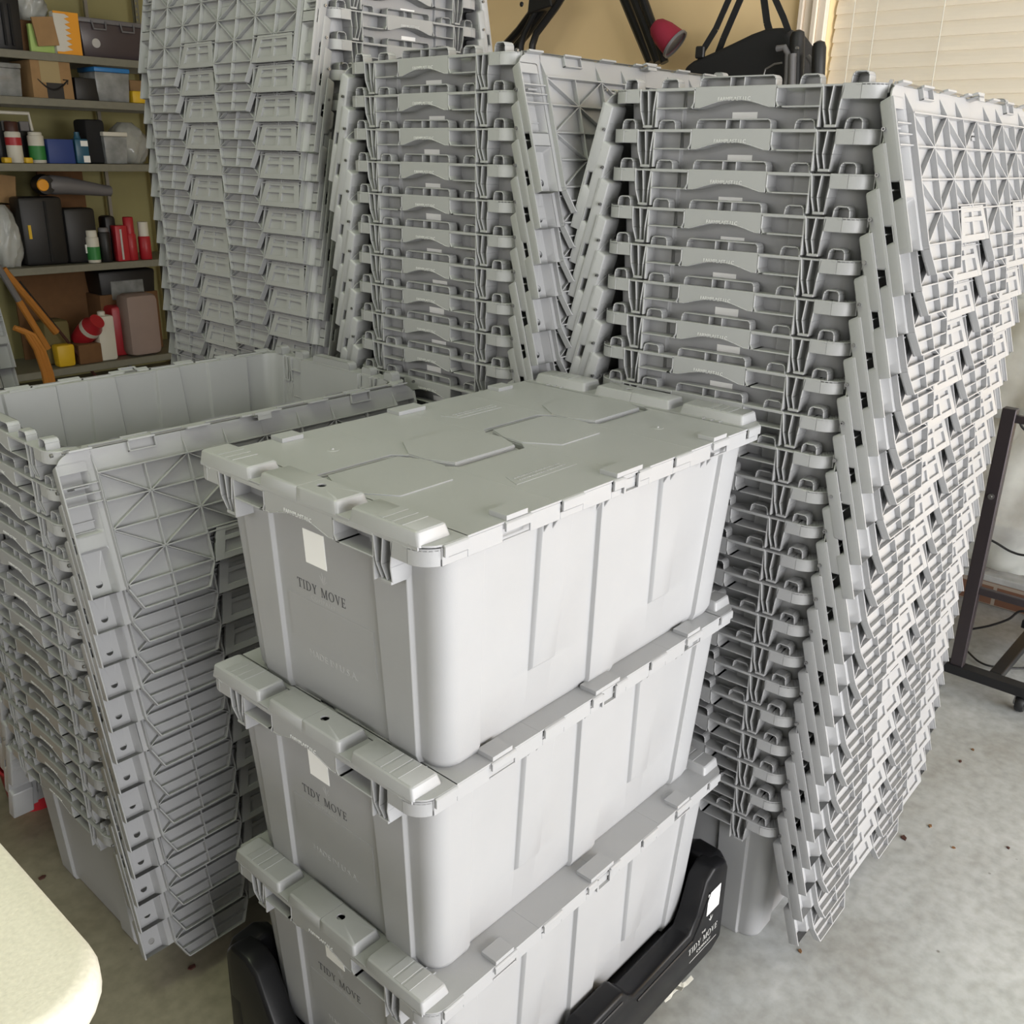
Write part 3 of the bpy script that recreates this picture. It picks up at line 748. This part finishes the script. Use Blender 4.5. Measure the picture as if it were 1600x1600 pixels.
cable('black cable curving over the plastic bag beside the rack post', [onX(x, y, 2.80) for x, y in ((1535, 838), (1556, 848), (1580, 862), (1605, 868), (1650, 866))], .0035)
cable('thin dark cable lying low between the rack feet', [onZ(x, y, .012) for x, y in ((1512, 1018), (1530, 1034), (1555, 1042), (1600, 1044), (1660, 1040))], .003)
cable('black cable at the top of the plastic bag', [onX(x, y, 2.78) for x, y in ((1580, 650), (1592, 658), (1602, 672), (1640, 690))], .0035)
# big film bags
def film_bag(label, c, sx, sy, h, seed):
    rnd = random.Random(seed); ph = [rnd.uniform(0, 6.3) for _ in range(6)]
    loops = []
    for j in range(15):
        u = j/14; r = (.55+.5*math.sin(PI*min(1, u*.85+.12)))*(1 if u < .85 else 1-(u-.85)*2.2)
        L = []
        for i in range(36):
            a = 2*PI*i/36; k = 1+.10*math.sin(4*a+ph[0]+u*5)+.07*math.sin(9*a+ph[1]-u*9)+.05*math.sin(17*a+ph[2]+u*15)+.04*math.sin(23*a-u*31+ph[3])
            L.append((c[0]+sx*r*k*math.cos(a), c[1]+sy*r*k*math.sin(a), c[2]+h*u))
        loops.append(L)
    return tag(MB().loft(loops).build('plastic_bag', M['bag'], smooth=True, angle=70), label, 'bag')
tag(MB().box(2.86, 3.16, -.35, .90, .235, .255).box(2.88, 2.90, -.33, -.31, 0, .235).box(2.88, 2.90, .86, .88, 0, .235).box(3.12, 3.14, -.33, -.31, 0, .235).box(3.12, 3.14, .86, .88, 0, .235).build('low_shelf', M['clear'], bevel=.003), 'low pale shelf carrying the film bags', 'shelf')
film_bag('puffy clear plastic film bag beside the window wall, behind the rack post', (3.02, .64, .256), .13, .23, .46, 1)
film_bag('creased clear plastic film bag resting on the lower film bag', (3.02, .62, .700), .12, .24, .44, 2)
film_bag('clear plastic film bag at the right edge, behind the rack', (3.02, .10, .256), .13, .20, .62, 3)

# ---------------------------------------------------------------- things on the window wall
XF = 3.36
def tubeX(pix, r, X=XF, seg=10): return [onX(x, y, X) for x, y in pix]
ch = thing('folded_chair', 'black tubular folding chair hung on the tan wall, left one', 'chair', onX(850, 10, XF), 0, None)
def rel(mb, root): mb.v = [tuple(Vector(p)-root.location) for p in mb.v]; return mb
bpy.context.view_layer.update()
rel(MB().tube(tubeX([(772, 92), (812, 48), (868, -28), (905, -80)], 1), .020, 10), ch).build('frame_tube', M['blackmetal'], ch, smooth=True)
rel(MB().tube(tubeX([(784, 98), (824, 52), (846, 22), (905, -60)], 1, XF-.04), .017, 10), ch).build('frame_tube', M['blackmetal'], ch, smooth=True)
rel(MB().tube(tubeX([(812, 100), (814, 70), (820, 52), (842, 8), (850, -10)], 1, XF-.06), .014, 10), ch).build('leg', M['blackmetal'], ch, smooth=True)
rel(MB().tube(tubeX([(830, 100), (832, 70), (838, 52), (868, 12), (882, -10)], 1, XF-.07), .015, 10), ch).build('leg', M['blackmetal'], ch, smooth=True)
p = onX(846, 8, XF-.07)
rel(MB().prism([(p.y-.07, p.z-.01), (p.y+.06, p.z-.03), (p.y+.05, p.z+.05), (p.y-.05, p.z+.06)], XF-.09, XF-.03, 'x').lathe([(.010, XF-.098), (.010, XF-.088)], (0, onX(838, 11, XF).y, onX(838, 11, XF).z), 10, 'x'), ch).build('hinge_bracket', M['black'], ch, bevel=.004)
ch2 = thing('folded_chair', 'black tubular folding chair hung on the tan wall behind the crimson cup', 'chair', onX(1000, 40, XF), 0, None)
for k, (dx, r, xx) in enumerate(((0, .021, XF), (18, .021, XF-.03), (34, .016, XF-.05))):
    rel(MB().tube(tubeX([(1018+dx*.6, 98), (998+dx*.75, 50), (974+dx*.85, -8), (950+dx, -60)], 1, xx), r, 10), ch2).build('frame_tube', M['blackmetal'], ch2, smooth=True)
# crimson cup holder hanging off the chair
c0 = onX(1040, 55, XF-.10)
cup = thing('fabric_cup_holder', 'crimson fabric cup holder with grey rim hanging beside the black chair', 'cup holder', c0)
mt = Vector((0, 0, 1)).rotation_difference(Vector((.2, -.72, -.6))).to_matrix().to_4x4()
prof = [(.001, -.062), (.022, -.058), (.034, -.045), (.045, -.01), (.052, .045), (.0535, .05)]
MB().lathe(prof+[(.050, .050), (.044, -.005), (.030, -.042), (.001, -.050)], (0, 0, 0), 24).xf(mt).build('cup', M['redfab'], cup, smooth=True)
MB().lathe([(.0525, .044), (.0560, .044), (.0560, .054), (.0495, .054), (.0495, .044)], (0, 0, 0), 24).xf(mt).build('rim', M['greyplastic'], cup, smooth=True)
# black carry bag and folded stroller
c0 = onX(1150, 85, 3.28)
cb = thing('carry_bag', 'slumped black fabric bag hanging by two straps under the window casing', 'bag', c0)
pts = [(1085, 108), (1100, 97), (1135, 82), (1165, 68), (1190, 56), (1212, 48), (1240, 46), (1258, 70), (1262, 150), (1085, 150)]
pp = [onX(x, y, 3.28) for x, y in pts]
rel(MB().prism([(q.y, q.z) for q in pp], 3.20, 3.36, 'x'), cb).build('bag_body', M['blackfab'], cb, smooth=True, bevel=.02, seg=3, angle=70)
def strap(name, pix, X, w, root, m='blackfab'):
    L = [onX(x, y, X) for x, y in pix]; mb = MB()
    for a, c in zip(L, L[1:]):
        d = (c-a).normalized(); n = Vector((0, -d.z, d.y))*w/2
        mb.hexa([a-n, a+n, a+n+Vector((.004, 0, 0)), a-n+Vector((.004, 0, 0))], [c-n, c+n, c+n+Vector((.004, 0, 0)), c-n+Vector((.004, 0, 0))])
    return rel(mb, root).build(name, M[m], root)
strap('strap', [(1092, 100), (1098, 78), (1118, 45), (1140, -5), (1160, -60)], 3.22, .022, cb)
strap('strap', [(1118, 92), (1130, 60), (1158, -5), (1175, -60)], 3.24, .024, cb)
strap('strap', [(1204, 56), (1198, 35), (1192, -10), (1186, -60)], 3.22, .024, cb)
strap('strap', [(1232, 50), (1224, 28), (1208, -8), (1190, -60)], 3.20, .020, cb)
b0 = onX(1096, 82, 3.215)
rel(MB().box(3.20, 3.215, b0.y-.018, b0.y+.018, b0.z-.02, b0.z+.02), cb).build('buckle', M['black'], cb, bevel=.004)
c0 = onX(1260, 90, 3.16)
st = thing('folded_stroller', 'folded stroller frame with two black upright grips beside the window casing', 'stroller', c0)
def st_tube(name, pix, r, X, m): return rel(MB().tube([onX(x, y, X) for x, y in pix], r, 12), st).build(name, M[m], st, smooth=True)
def grip(name, pix, radii, X):
    return rel(MB().tube([onX(x, y, X) for x, y in pix], .02, 14, radii), st).build(name, M['black'], st, smooth=True)
grip('grip', [(1247, 47), (1247, 50), (1246, 58), (1245, 84), (1244, 175)], [.008, .020, .024, .024, .021], 3.16)
grip('grip', [(1280, 64), (1280, 67), (1280, 75), (1279, 100), (1277, 175)], [.008, .018, .022, .022, .018], 3.12)
st_tube('frame_tube', [(1214, 76), (1226, 74), (1231, 84), (1230, 120), (1224, 175)], .010, 3.14, 'greyplastic')
st_tube('frame_tube', [(1239, 84), (1238, 120), (1236, 175)], .012, 3.13, 'greyplastic')
st_tube('frame_tube', [(1262, 88), (1268, 96), (1271, 118), (1272, 175)], .008, 3.15, 'greyplastic')
st_tube('wire_bracket', [(1193, 118), (1196, 108), (1210, 100), (1222, 98)], .003, 3.12, 'steel')
b0 = onX(1246, 75, 3.136)
rel(MB().lathe([(.005, 3.128), (.005, 3.140)], (0, b0.y, b0.z), 8, 'x'), st).build('rivet', M['steel'], st)

# ---------------------------------------------------------------- shelving along the left wall
YS = 5.62
SZ = [1.859, 1.633, 1.299, .751, .17]
SX0, SX1, SD = 1.55, 3.30, .45
rack = thing('shelving_unit', 'beige metal shelving unit along the dim left wall', 'shelves', ((SX0+SX1)/2, YS+SD/2, 0))
def rk2(mb): mb.v = [(x-(SX0+SX1)/2, y-YS-SD/2, z) for x, y, z in mb.v]; return mb
for z in SZ:
    rk2(MB().box(SX0, SX1, YS, YS+SD, z-.006, z).box(SX0, SX1, YS-.004, YS, z-.040, z).box(SX0, SX1, YS, YS+.012, z-.040, z-.034).box(SX0, SX1, YS+SD-.004, YS+SD, z-.04, z)).build('shelf_board', M['shelfmetal'], rack, bevel=.0025)
for x in (SX0, SX1-.028):
    for y, f in ((YS-.008, 1), (YS+SD-.02, 0)):
        mb = MB(); h = 2.35
        mb.box(x, x+.003, y, y+.03, 0, h)
        for (a, c) in ((x, x+.008), (x+.020, x+.030)): mb.box(a, c, y, y+.003, 0, h)
        zz_ = 0
        while zz_ < h: mb.box(x+.008, x+.020, y, y+.003, zz_, zz_+.016); zz_ += .030
        rk2(mb).build('slotted_post', M['shelfmetal'], rack)
mb = MB(); mb.box(SX1-.33, SX1-.31, YS+SD, YS+SD+.02, 0, 2.4); rk2(mb).build('wall_strip', M['steel'], rack)

def base(px0, px1, k, dy=.04):
    y = YS+dy; p0, p1 = onY(px0, 85, y), onY(px1, 85, y)
    # use the row of the shelf to take out perspective lean
    rows = [85, 156, 256, 412, 585]
    a, c = onY(px0, rows[k], y), onY(px1, rows[k], y)
    return a.x, c.x, y, SZ[k]
def hgt(px, y0, y1, dy=.04): return onY(px, y0, YS+dy).z-onY(px, y1, YS+dy).z
def crate(name, label, cat, px0, px1, yt, yb, k, m, depth=.2, dy=.04, taper=.9, lid=None, lidm=None, bev=.006, group=None, tilt=0):
    x0, x1, y, z = base(px0, px1, k, dy); h = hgt((px0+px1)/2, yt, yb, dy)
    t = thing(name, label, cat, ((x0+x1)/2, y+depth/2, z+.001), 0, group)
    w = (x1-x0)/2; d = depth/2; hb = h-(.025 if lid else 0)
    bd = MB().hexa([(-w*taper, -d*taper, 0), (w*taper, -d*taper, 0), (w*taper, d*taper, 0), (-w*taper, d*taper, 0)], [(-w*.97, -d, hb), (w*.97, -d, hb), (w*.97, d, hb), (-w*.97, d, hb)])
    bd.build('box_body', M[m], t, bevel=bev, seg=2, smooth=True)
    if lid: MB().box(-w, w, -d-.005, d+.005, hb, h).build('lid', M[lidm], t, bevel=.006, seg=2, smooth=True)
    return t, w, d, hb
def can(name, label, cat, px, r, yt, yb, k, body, cap, dy=.05, caph=.22, lab=None, group=None):
    x0, _, y, z = base(px, px, k, dy); h = hgt(px, yt, yb, dy)
    t = thing(name, label, cat, (x0, y+r, z+.001), 0, group)
    hb = h*(1-caph)
    MB().lathe([(r*.9, 0), (r, .004), (r, hb*.96), (r*.86, hb)], (0, 0, 0), 20).build('can_body', M[body], t, smooth=True, angle=50)
    MB().lathe([(r*.84, hb), (r*.84, h-.004), (r*.74, h)], (0, 0, 0), 20).build('cap', M[cap], t, smooth=True, angle=50)
    if lab: MB().lathe([(r+.0003, hb*.12), (r+.0012, hb*.12), (r+.0012, hb*.62), (r+.0003, hb*.62)], (0, 0, 0), 20).build('label_band', M[lab], t, smooth=True, angle=50)
    return t
# top shelf
t, w, d, h = crate('hard_case', 'tall black hard case at the left end of the top shelf', 'case', -4, 42, -8, 74, 0, 'black', .25)
for x in (-w*.35, w*.15): MB().box(x, x+.012, -d-.006, -d+.004, .02, h-.03).build('ridge', M['blackfab'], t, bevel=.002)
crate('picture_book', 'lime green book standing on the top shelf', 'book', 50, 88, 36, 80, 0, 'lime', .03, .05, 1)
tag(MB().box(0, .115, 0, .012, 0, .14).build('cardboard_sleeve', M['card'], bevel=.001), 'small brown card leaning on the lime book', 'card')
o = bpy.data.objects['cardboard_sleeve']; q = onY(57, 76, YS+.02); o.location = (q.x+.01, YS+.012, SZ[0]+.028); o.rotation_euler = (-.03, -.12, 0)
t, w, d, h = crate('saw_blade_pack', 'orange saw-toothed blade package on the top shelf', 'package', 90, 129, 14, 80, 0, 'offwhite', .05, .02, 1)
mb = MB(); n = 7; L = [(w*.98, .004), (w*.98, h-.004)]
for i in range(n): L += [(-w*.15, h-.006-(h-.02)*i/n), (w*.30, h-.006-(h-.02)*(i+.62)/n)]
L += [(-w*.5, .012), (-w*.5, .004)]
mb.prism(L, -d-.004, -d, 'y'); mb.build('toothed_insert', M['orange'], t)
MB().box(-w*.98, w*.98, -d-.005, -d, 0, .012).build('orange_edge', M['orange'], t); MB().box(-w*.98, w*.98, -d-.005, -d, h-.010, h).build('orange_edge', M['orange'], t)
t, w, d, h = crate('storage_bin', 'dark see-through bin with grey clip lid on the top shelf', 'bin', 128, 236, 26, 86, 0, 'smoke', .30, .03, .88, True, 'greyplastic')
for x in (-w*.45, w*.35):
    MB().tube([(x-.04, -d-.008, h+.012), (x-.035, -d-.014, h-.03), (x+.035, -d-.014, h-.03), (x+.04, -d-.008, h+.012)], .006, 8).build('clip_handle', M['greyplastic'], t, smooth=True)
MB().lathe([(.018, -d*.93-.006), (.024, -d*.93-.006), (.024, -d*.93+.002), (.018, -d*.93+.002)], (-w*.55, 0, h*.42), 18, 'y').build('round_badge', M['whiteprint'], t)
crate('flat_carton', 'pale brown carton behind the orange package', 'box', 92, 168, 4, 60, 0, 'paleCard', .1, .34, 1)
crate('flat_carton', 'pale brown carton behind the right end of the dark bin', 'box', 172, 232, 3, 60, 0, 'paleCard', .1, .34, 1)
x0, x1, y, z = base(36, 86, 0, .12)
film = film_bag('crumpled clear bag of coiled tubing above the lime book', ((x0+x1)/2, y+.06, z+.16), (x1-x0)/2, .10, .20, 5)
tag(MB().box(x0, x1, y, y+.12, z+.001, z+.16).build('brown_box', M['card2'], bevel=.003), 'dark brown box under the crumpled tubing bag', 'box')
# second shelf
t, w, d, h = crate('clear_tub', 'clear lidded tub of small parts at the left of the second shelf', 'tub', -10, 40, 98, 150, 1, 'clear', .22, .03, .9, True, 'clear')
MB().box(-w*.3, w*.6, -d*.5, d*.5, h*.62, h*.72).build('orange_contents', M['wood'], t)
t, w, d, h = crate('shipping_box', 'brown cardboard box with black tape and curved arrow on the second shelf', 'box', 54, 117, 95, 153, 1, 'card', .26, .02, 1, bev=.002)
MB().box(-.035, .055, -d-.0015, -d, 0, h*.42).build('black_tape', M['black'], t)
MB().box(-.06, .045, -d-.001, -d, h*.42, h).build('parcel_tape', M['paleCard'], t)
mb = MB(); P = [(-w*.72+w*1.45*i/12, -d-.002, h*.50-.05*math.sin(PI*i/12)) for i in range(13)]
mb.tube(P, .005, 6, [.002+.004*math.sin(PI*i/14) for i in range(13)]); mb.tube([(w*.52, -d-.002, h*.52), (w*.78, -d-.002, h*.52), (w*.72, -d-.002, h*.40)], .003, 6); mb.build('curved_arrow', M['black'], t)
t, w, d, h = crate('grip_box', 'small black box between cardboard box and blue-lidded tub', 'box', 120, 156, 118, 153, 1, 'black', .16, .03, 1)
t, w, d, h = crate('clear_tub', 'clear tub with bright blue lid on the second shelf', 'tub', 152, 207, 102, 155, 1, 'clear', .20, .02, .88, True, 'lightblue')
MB().box(-w*.7, w*.7, -d*.7, d*.7, .01, h*.45).build('contents', M['greyplastic'], t)
crate('yellow_carton', 'bright yellow carton partly behind the lids, second shelf', 'box', 208, 232, 138, 157, 1, 'yellow', .12, .02, 1)
crate('card_box', 'dim brown box standing behind the yellow carton', 'box', 205, 236, 112, 150, 1, 'card', .08, .2, 1)
# third shelf
t, w, d, h = crate('tool_case', 'black tool case with pale grey carry handle, third shelf', 'case', -8, 60, 188, 252, 2, 'black', .22, .12, .98)
MB().tube([(-w*.9, -d-.01, h*.8), (-w*.9, -d-.02, h+.045), (w*.8, -d-.02, h+.045), (w*.9, -d-.01, h*.8)], .010, 8).build('carry_handle', M['offwhite'], t, smooth=True)
for x in (-w*.45, w*.35): MB().box(x, x+.05, -d-.015, -d, h*.78, h*1.02).build('latch', M['greyplastic'], t, bevel=.003)
tcan = can('spray_can', 'white spray can with dark brown cap on the third shelf', 'spray can', 31, .040, 187, 252, 2, 'offwhite', 'brown', .02, .24, None)
MB().lathe([(.0404, .09), (.0412, .09), (.0412, .13), (.0404, .13)], (0, 0, 0), 20).build('label_band', M['red'], tcan, smooth=True)
t = can('wipes_canister', 'white canister with green label beside the brown-capped spray can', 'canister', 66, .042, 203, 252, 2, 'offwhite', 'offwhite', .02, .1, 'green')
for p_ in (14, 47): crate('yellow_clamp', 'yellow clamp pad at the foot of the spray can, %s side' % ('left' if p_ < 20 else 'right'), 'clamp', p_-6, p_+6, 243, 252, 2, 'yellow', .05, .01, 1)
crate('blue_carton', 'bright blue carton on the third shelf', 'box', 78, 119, 213, 251, 2, 'navy', .18, .02, 1, bev=.002)
crate('red_pouch', 'crimson pouch lying behind the blue carton', 'pouch', 82, 114, 188, 225, 2, 'redfab', .12, .26, .95, bev=.02)
t, w, d, h = crate('blue_bottle', 'teal blue bottle with two white labels, third shelf', 'bottle', 121, 143, 212, 251, 2, 'teal', .06, .02, .95, bev=.01)
MB().box(-w*.2, w*.8, -d-.002, -d+.004, h*.70, h*.92).build('white_label', M['white'], t); MB().box(0, w*.9, -d-.002, -d+.004, h*.05, h*.32).build('white_label', M['white'], t)
MB().lathe([(.02, h), (.014, h+.02), (.014, h+.035)], (-.01, 0, 0), 12).build('bottle_neck', M['teal'], t, smooth=True)
crate('black_pouch', 'soft black pouch beside the teal bottle', 'pouch', 140, 172, 182, 251, 2, 'blackfab', .16, .06, .95, bev=.02)
t, w, d, h = crate('clear_tub', 'clear tub with white lid, stuffed with a plastic bag', 'tub', 166, 204, 200, 250, 2, 'clear', .15, .03, .85, True, 'offwhite')
x0, x1, y, z = base(188, 240, 2, .1)
film_bag('crumpled clear bag bulging beside the white-lidded tub', ((x0+x1)/2, y+.10, z+.002), (x1-x0)/2*1.0, .10, .23, 8)
# fourth shelf
x0, x1, y, z = base(0, 46, 3, .03)
film_bag('crumpled clear bag of green parts at the left of the fourth shelf', ((x0+x1)/2, y+.1, z+.002), (x1-x0)/2, .09, .33, 9)
t, w, d, h = crate('drill_case', 'large black tool case with yellow badge on the fourth shelf', 'case', 42, 112, 305, 412, 3, 'black', .14, .06, .96, bev=.02)
MB().box(-w*.72, -w*.60, -d-.006, -d+.006, h*.40, h*.60).build('yellow_badge', M['yellow'], t); MB().box(w*.1, w*.2, -d-.005, -d+.004, .02, h-.02).build('ridge', M['blackfab'], t)
t, w, d, h = crate('drill_case', 'smaller black tool case with white badge on the fourth shelf', 'case', 110, 160, 322, 408, 3, 'black', .13, .05, .96, bev=.02)
MB().box(w*.05, w*.22, -d-.006, -d+.006, h*.18, h*.34).build('white_badge', M['white'], t)
q = onY(78, 300, YS+.12); zc = SZ[3]+hgt(78, 305, 412)+.004
t = thing('hand_blower', 'black and grey blower with orange trim lying on the large tool case', 'power tool', (q.x, YS+.13, zc))
MB().tube([(-.06, 0, .05), (.02, 0, .06), (.10, 0, .055), (.30, 0, .028), (.36, 0, .022)], .03, 12, [.035, .055, .050, .034, .030]).build('nozzle', M['greyplastic'], t, smooth=True)
MB().lathe([(.01, -.05), (.05, -.045), (.058, 0), (.05, .045), (.01, .05)], (-.03, 0, .06), 18, 'y').build('motor_housing', M['black'], t, smooth=True)
MB().lathe([(.005, -.058), (.030, -.056), (.034, -.048), (.01, -.046)], (-.05, 0, .06), 14, 'y').build('orange_trim', M['orange'], t, smooth=True)
t = can('spray_bottle', 'white-capped bottle with green label on the fourth shelf', 'bottle', 153, .036, 357, 408, 3, 'offwhite', 'offwhite', .01, .2, 'green')
can('black_bottle', 'slim black bottle beside the white-capped bottle', 'bottle', 172, .034, 352, 406, 3, 'black', 'greyplastic', .01, .12)
crate('black_flask', 'tall black box with rounded top on the fourth shelf', 'box', 172, 190, 334, 404, 3, 'black', .10, .08, 1, bev=.02)
t, w, d, h = crate('red_pack', 'red and clear pack leaning beside the black box', 'package', 186, 205, 348, 404, 3, 'red', .06, .01, 1)
MB().box(-w*.3, 0, -d-.003, -d, .01, h*.9).build('clear_strip', M['whiteprint'], t)
for i, (px, yt) in enumerate(((212, 336), (234, 345))):
    t = can('glue_bottle', 'red squeeze bottle with %s nozzle near the lids' % ('red' if i == 0 else 'white'), 'bottle', px, .036, yt, 404, 3, 'red', 'red' if i == 0 else 'offwhite', .01, .38, None)
x0, x1, y, z = base(4, 46, 3, .1); tag(MB().box(-.11, .11, -.06, .06, 0, .15).build('small_carton', M['card'], bevel=.002), 'small tan carton perched at the left above the clear bag', 'box')
o = bpy.data.objects['small_carton']; o.location = ((x0+x1)/2, YS+.30, SZ[3]+.34); o.rotation_euler = (0, .12, 0)
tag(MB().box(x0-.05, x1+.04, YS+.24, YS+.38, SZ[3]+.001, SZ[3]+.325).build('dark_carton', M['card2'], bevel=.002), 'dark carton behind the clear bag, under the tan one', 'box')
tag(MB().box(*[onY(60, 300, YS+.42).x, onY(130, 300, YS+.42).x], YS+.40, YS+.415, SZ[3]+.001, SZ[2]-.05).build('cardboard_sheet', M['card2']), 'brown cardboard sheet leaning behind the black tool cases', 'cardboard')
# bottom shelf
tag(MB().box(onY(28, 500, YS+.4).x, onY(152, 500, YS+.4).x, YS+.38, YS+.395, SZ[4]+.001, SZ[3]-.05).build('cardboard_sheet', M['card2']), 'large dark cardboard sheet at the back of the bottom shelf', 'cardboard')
can('spray_can', 'silver and dark spray can on the bottom shelf', 'spray can', 97, .055, 462, 515, 4, 'greyplastic', 'offwhite', .25, .3, 'black')
crate('canvas_bag', 'olive canvas pouch under the silver spray can', 'pouch', 78, 122, 490, 560, 4, 'olive', .14, .10, .95, bev=.03)
t, w, d, h = crate('work_light', 'black boxy work light with handle on the bottom shelf', 'lamp', 172, 262, 448, 500, 4, 'black', .2, .2, .9, bev=.02)
t.location.z += .30
MB().tube([(-w*.8, 0, h), (-w*.7, 0, h+.05), (w*.7, 0, h+.05), (w*.8, 0, h)], .010, 8).build('carry_handle', M['black'], t, smooth=True)
MB().box(-w*.6, w*.5, -d-.004, -d+.01, h*.15, h*.7).build('lens', M['clear'], t, bevel=.004)
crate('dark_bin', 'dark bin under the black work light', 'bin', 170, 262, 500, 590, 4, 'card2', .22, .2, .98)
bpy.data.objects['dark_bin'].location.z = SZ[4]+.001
t = thing('crimson_bottle', 'crimson bottle tipped sideways on the bottom shelf', 'bottle', (onY(146, 545, YS+.05).x, YS+.06, SZ[4]+.20))
MB().lathe([(.01, -.13), (.055, -.12), (.062, -.05), (.062, .03), (.045, .06), (.045, .085)], (0, 0, 0), 20).xf(Matrix.Rotation(.9, 4, 'X') @ Matrix.Rotation(.25, 4, 'Y')).build('bottle_body', M['red'], t, smooth=True, angle=50)
MB().lathe([(.0625, -.01), (.0635, -.01), (.0635, .02), (.0625, .02)], (0, 0, 0), 20).xf(Matrix.Rotation(.9, 4, 'X') @ Matrix.Rotation(.25, 4, 'Y')).build('white_band', M['offwhite'], t, smooth=True)
crate('tool_box', 'low dark box under the tipped crimson bottle', 'box', 128, 165, 560, 590, 4, 'card2', .16, .02, .98)
t, w, d, h = crate('jug', 'tall off-white jug with a round cap on the bottom shelf', 'jug', 162, 190, 515, 585, 4, 'offwhite', .10, .02, .95, bev=.015)
MB().lathe([(.022, h), (.022, h+.02), (.018, h+.024)], (0, 0, 0), 14).build('cap', M['offwhite'], t, smooth=True)
crate('fuel_can', 'dark red fuel can beside the off-white jug', 'can', 186, 218, 508, 585, 4, 'red', .16, .10, .98, bev=.02)
crate('filled_sack', 'dusty pink sack next to the hanging lids of the back stack', 'sack', 210, 262, 492, 588, 4, 'pinkbag', .16, .0, .97, bev=.04)
crate('yellow_sponge_pack', 'yellow pack at the foot of the olive pouch', 'package', 94, 124, 545, 580, 4, 'yellow', .08, .01, .9, bev=.015)
# long tools leaning into the corner
def stick(name, label, cat, a, b_, r, m, m2=None):
    P0, P1 = onY(*a), onY(*b_); t = thing(name, label, cat, P1)
    mid = P0.lerp(P1, .45)
    MB().tube([P0-P1, mid-P1], r, 8).build('shaft', M[m], t, smooth=True)
    MB().tube([mid-P1, Vector((0, 0, 0))], r*1.1, 8).build('grip_end', M[m2 or m], t, smooth=True)
    return t
stick('garden_tool', 'long tool pole, grey above and orange below, leaning by the left shelves', 'garden tool', (-10, 405, 5.2), (75, 545, 5.2), .016, 'greyplastic', 'orangewood')
stick('garden_tool', 'orange-brown wooden handle leaning across the bottom shelf', 'garden tool', (5, 420, 5.3), (88, 520, 5.3), .018, 'orangewood', 'orangewood')
stick('fishing_rod', 'thin dark rod leaning lowest across the bottom shelf', 'rod', (30, 440, 5.66), (150, 588, 5.66), .008, 'black', 'brown')
t = thing('sled_runner', 'bundle of curved varnished wood strips beside the far left stack', 'wood strips', onY(60, 560, 3.9))
for i in range(3):
    P = [onY(x+i*6, y+i*2, 3.9)-t.location for x, y in ((22, 512), (40, 520), (56, 545), (68, 580), (76, 620), (84, 700))]; P.append(Vector((P[-1].x+.02, P[-1].y, .012-t.location.z)))
    MB().tube(P, .011, 8).build('wood_strip', M['orangewood'], t, smooth=True)
# pallet, red pail behind the low stack
pl = thing('wooden_pallet', 'rough wooden pallet boards behind the low stack at left edge', 'pallet', (.25, 1.96, 0))
for i in range(5): MB().box(-.45, .26, -.02+i*.13, .07+i*.13, .10, .12).build('deck_board', M['wood'], pl, bevel=.002)
for x in (-.42, -.1, .20): MB().box(x, x+.045, -.02, .60, .0, .10).build('runner', M['wood'], pl, bevel=.002)
rp = thing('red_pail', 'small red pail on the floor behind the low stack', 'pail', (.630, 1.985, 0))
MB().lathe([(.055, 0), (.066, .095), (.069, .10), (.063, .10), (.052, .004)], (0, 0, 0), 24).build('pail_body', M['red'], rp, smooth=True, angle=50)
# scrap of tape and packing by the dolly, floor litter
t = thing('crumpled_tape', 'torn pale packing tape on the floor beside the black dolly', 'tape', onZ(1035, 1548, 0))
rnd = random.Random(4)
for k in range(7):
    a = rnd.uniform(-.6, .8); L = [Vector((rnd.uniform(-.03, .03), rnd.uniform(-.02, .02), .004))]
    for j in range(4): L.append(L[-1]+Vector((.014*math.cos(a), .014*math.sin(a), rnd.uniform(-.001, .007)))); a += rnd.uniform(-.5, .5)
    mb = MB()
    for p_, q_ in zip(L, L[1:]):
        n = Vector((-(q_-p_).y, (q_-p_).x, .3*(q_-p_).length)).normalized()*.0035; e = Vector((0, 0, .0006))
        mb.hexa([p_-n, q_-n, q_+n, p_+n], [p_-n+e, q_-n+e, q_+n+e, p_+n+e])
    mb.build('tape_strip', M['offwhite'], t)
for i, (px, py) in enumerate(((1412, 1310), (1453, 1291), (1250, 1487), (1575, 1325), (1490, 1325), (1520, 1172), (1500, 1190))):
    c = onZ(px, py, 0); a = rnd.uniform(0, 3); s_ = .004 if i else .007
    tag(MB().prism([(c.x+s_*math.cos(a+k*1.3)*(1.6 if k % 2 else .7), c.y+s_*math.sin(a+k*1.3)) for k in range(5)], .0, .0025).build('dry_leaf_crumb', M['card2'] if i % 3 else M['brown']), ('largest brown crumb, close to the outer lid tips of the tall right stack', 'pale brown crumb just up-right of the largest brown crumb', 'crumb touching the tip of the lowest hanging lid',
         'small dark crumb nearest the right edge of the picture', 'tan crumb left of the crumb nearest the right edge',          'topmost dark crumb, on the floor below the rack base', 'tan crumb just below the topmost dark crumb')[i], 'crumb', 'crumbs on the concrete floor')
for i, (px, py) in enumerate(((66, 1372), (300, 1512))):
    c = onZ(px, py, 0); a = rnd.uniform(0, 3)
    tag(MB().prism([(c.x+.008*math.cos(a+k*1.3), c.y+.005*math.sin(a+k*1.3)) for k in range(5)], .0, .003).build('dry_leaf_crumb', M['brown']), ('dark crumb above the white table, before the low stack', 'dark crumb between the low stack tip and the dolly')[i], 'crumb', 'crumbs by the white table')
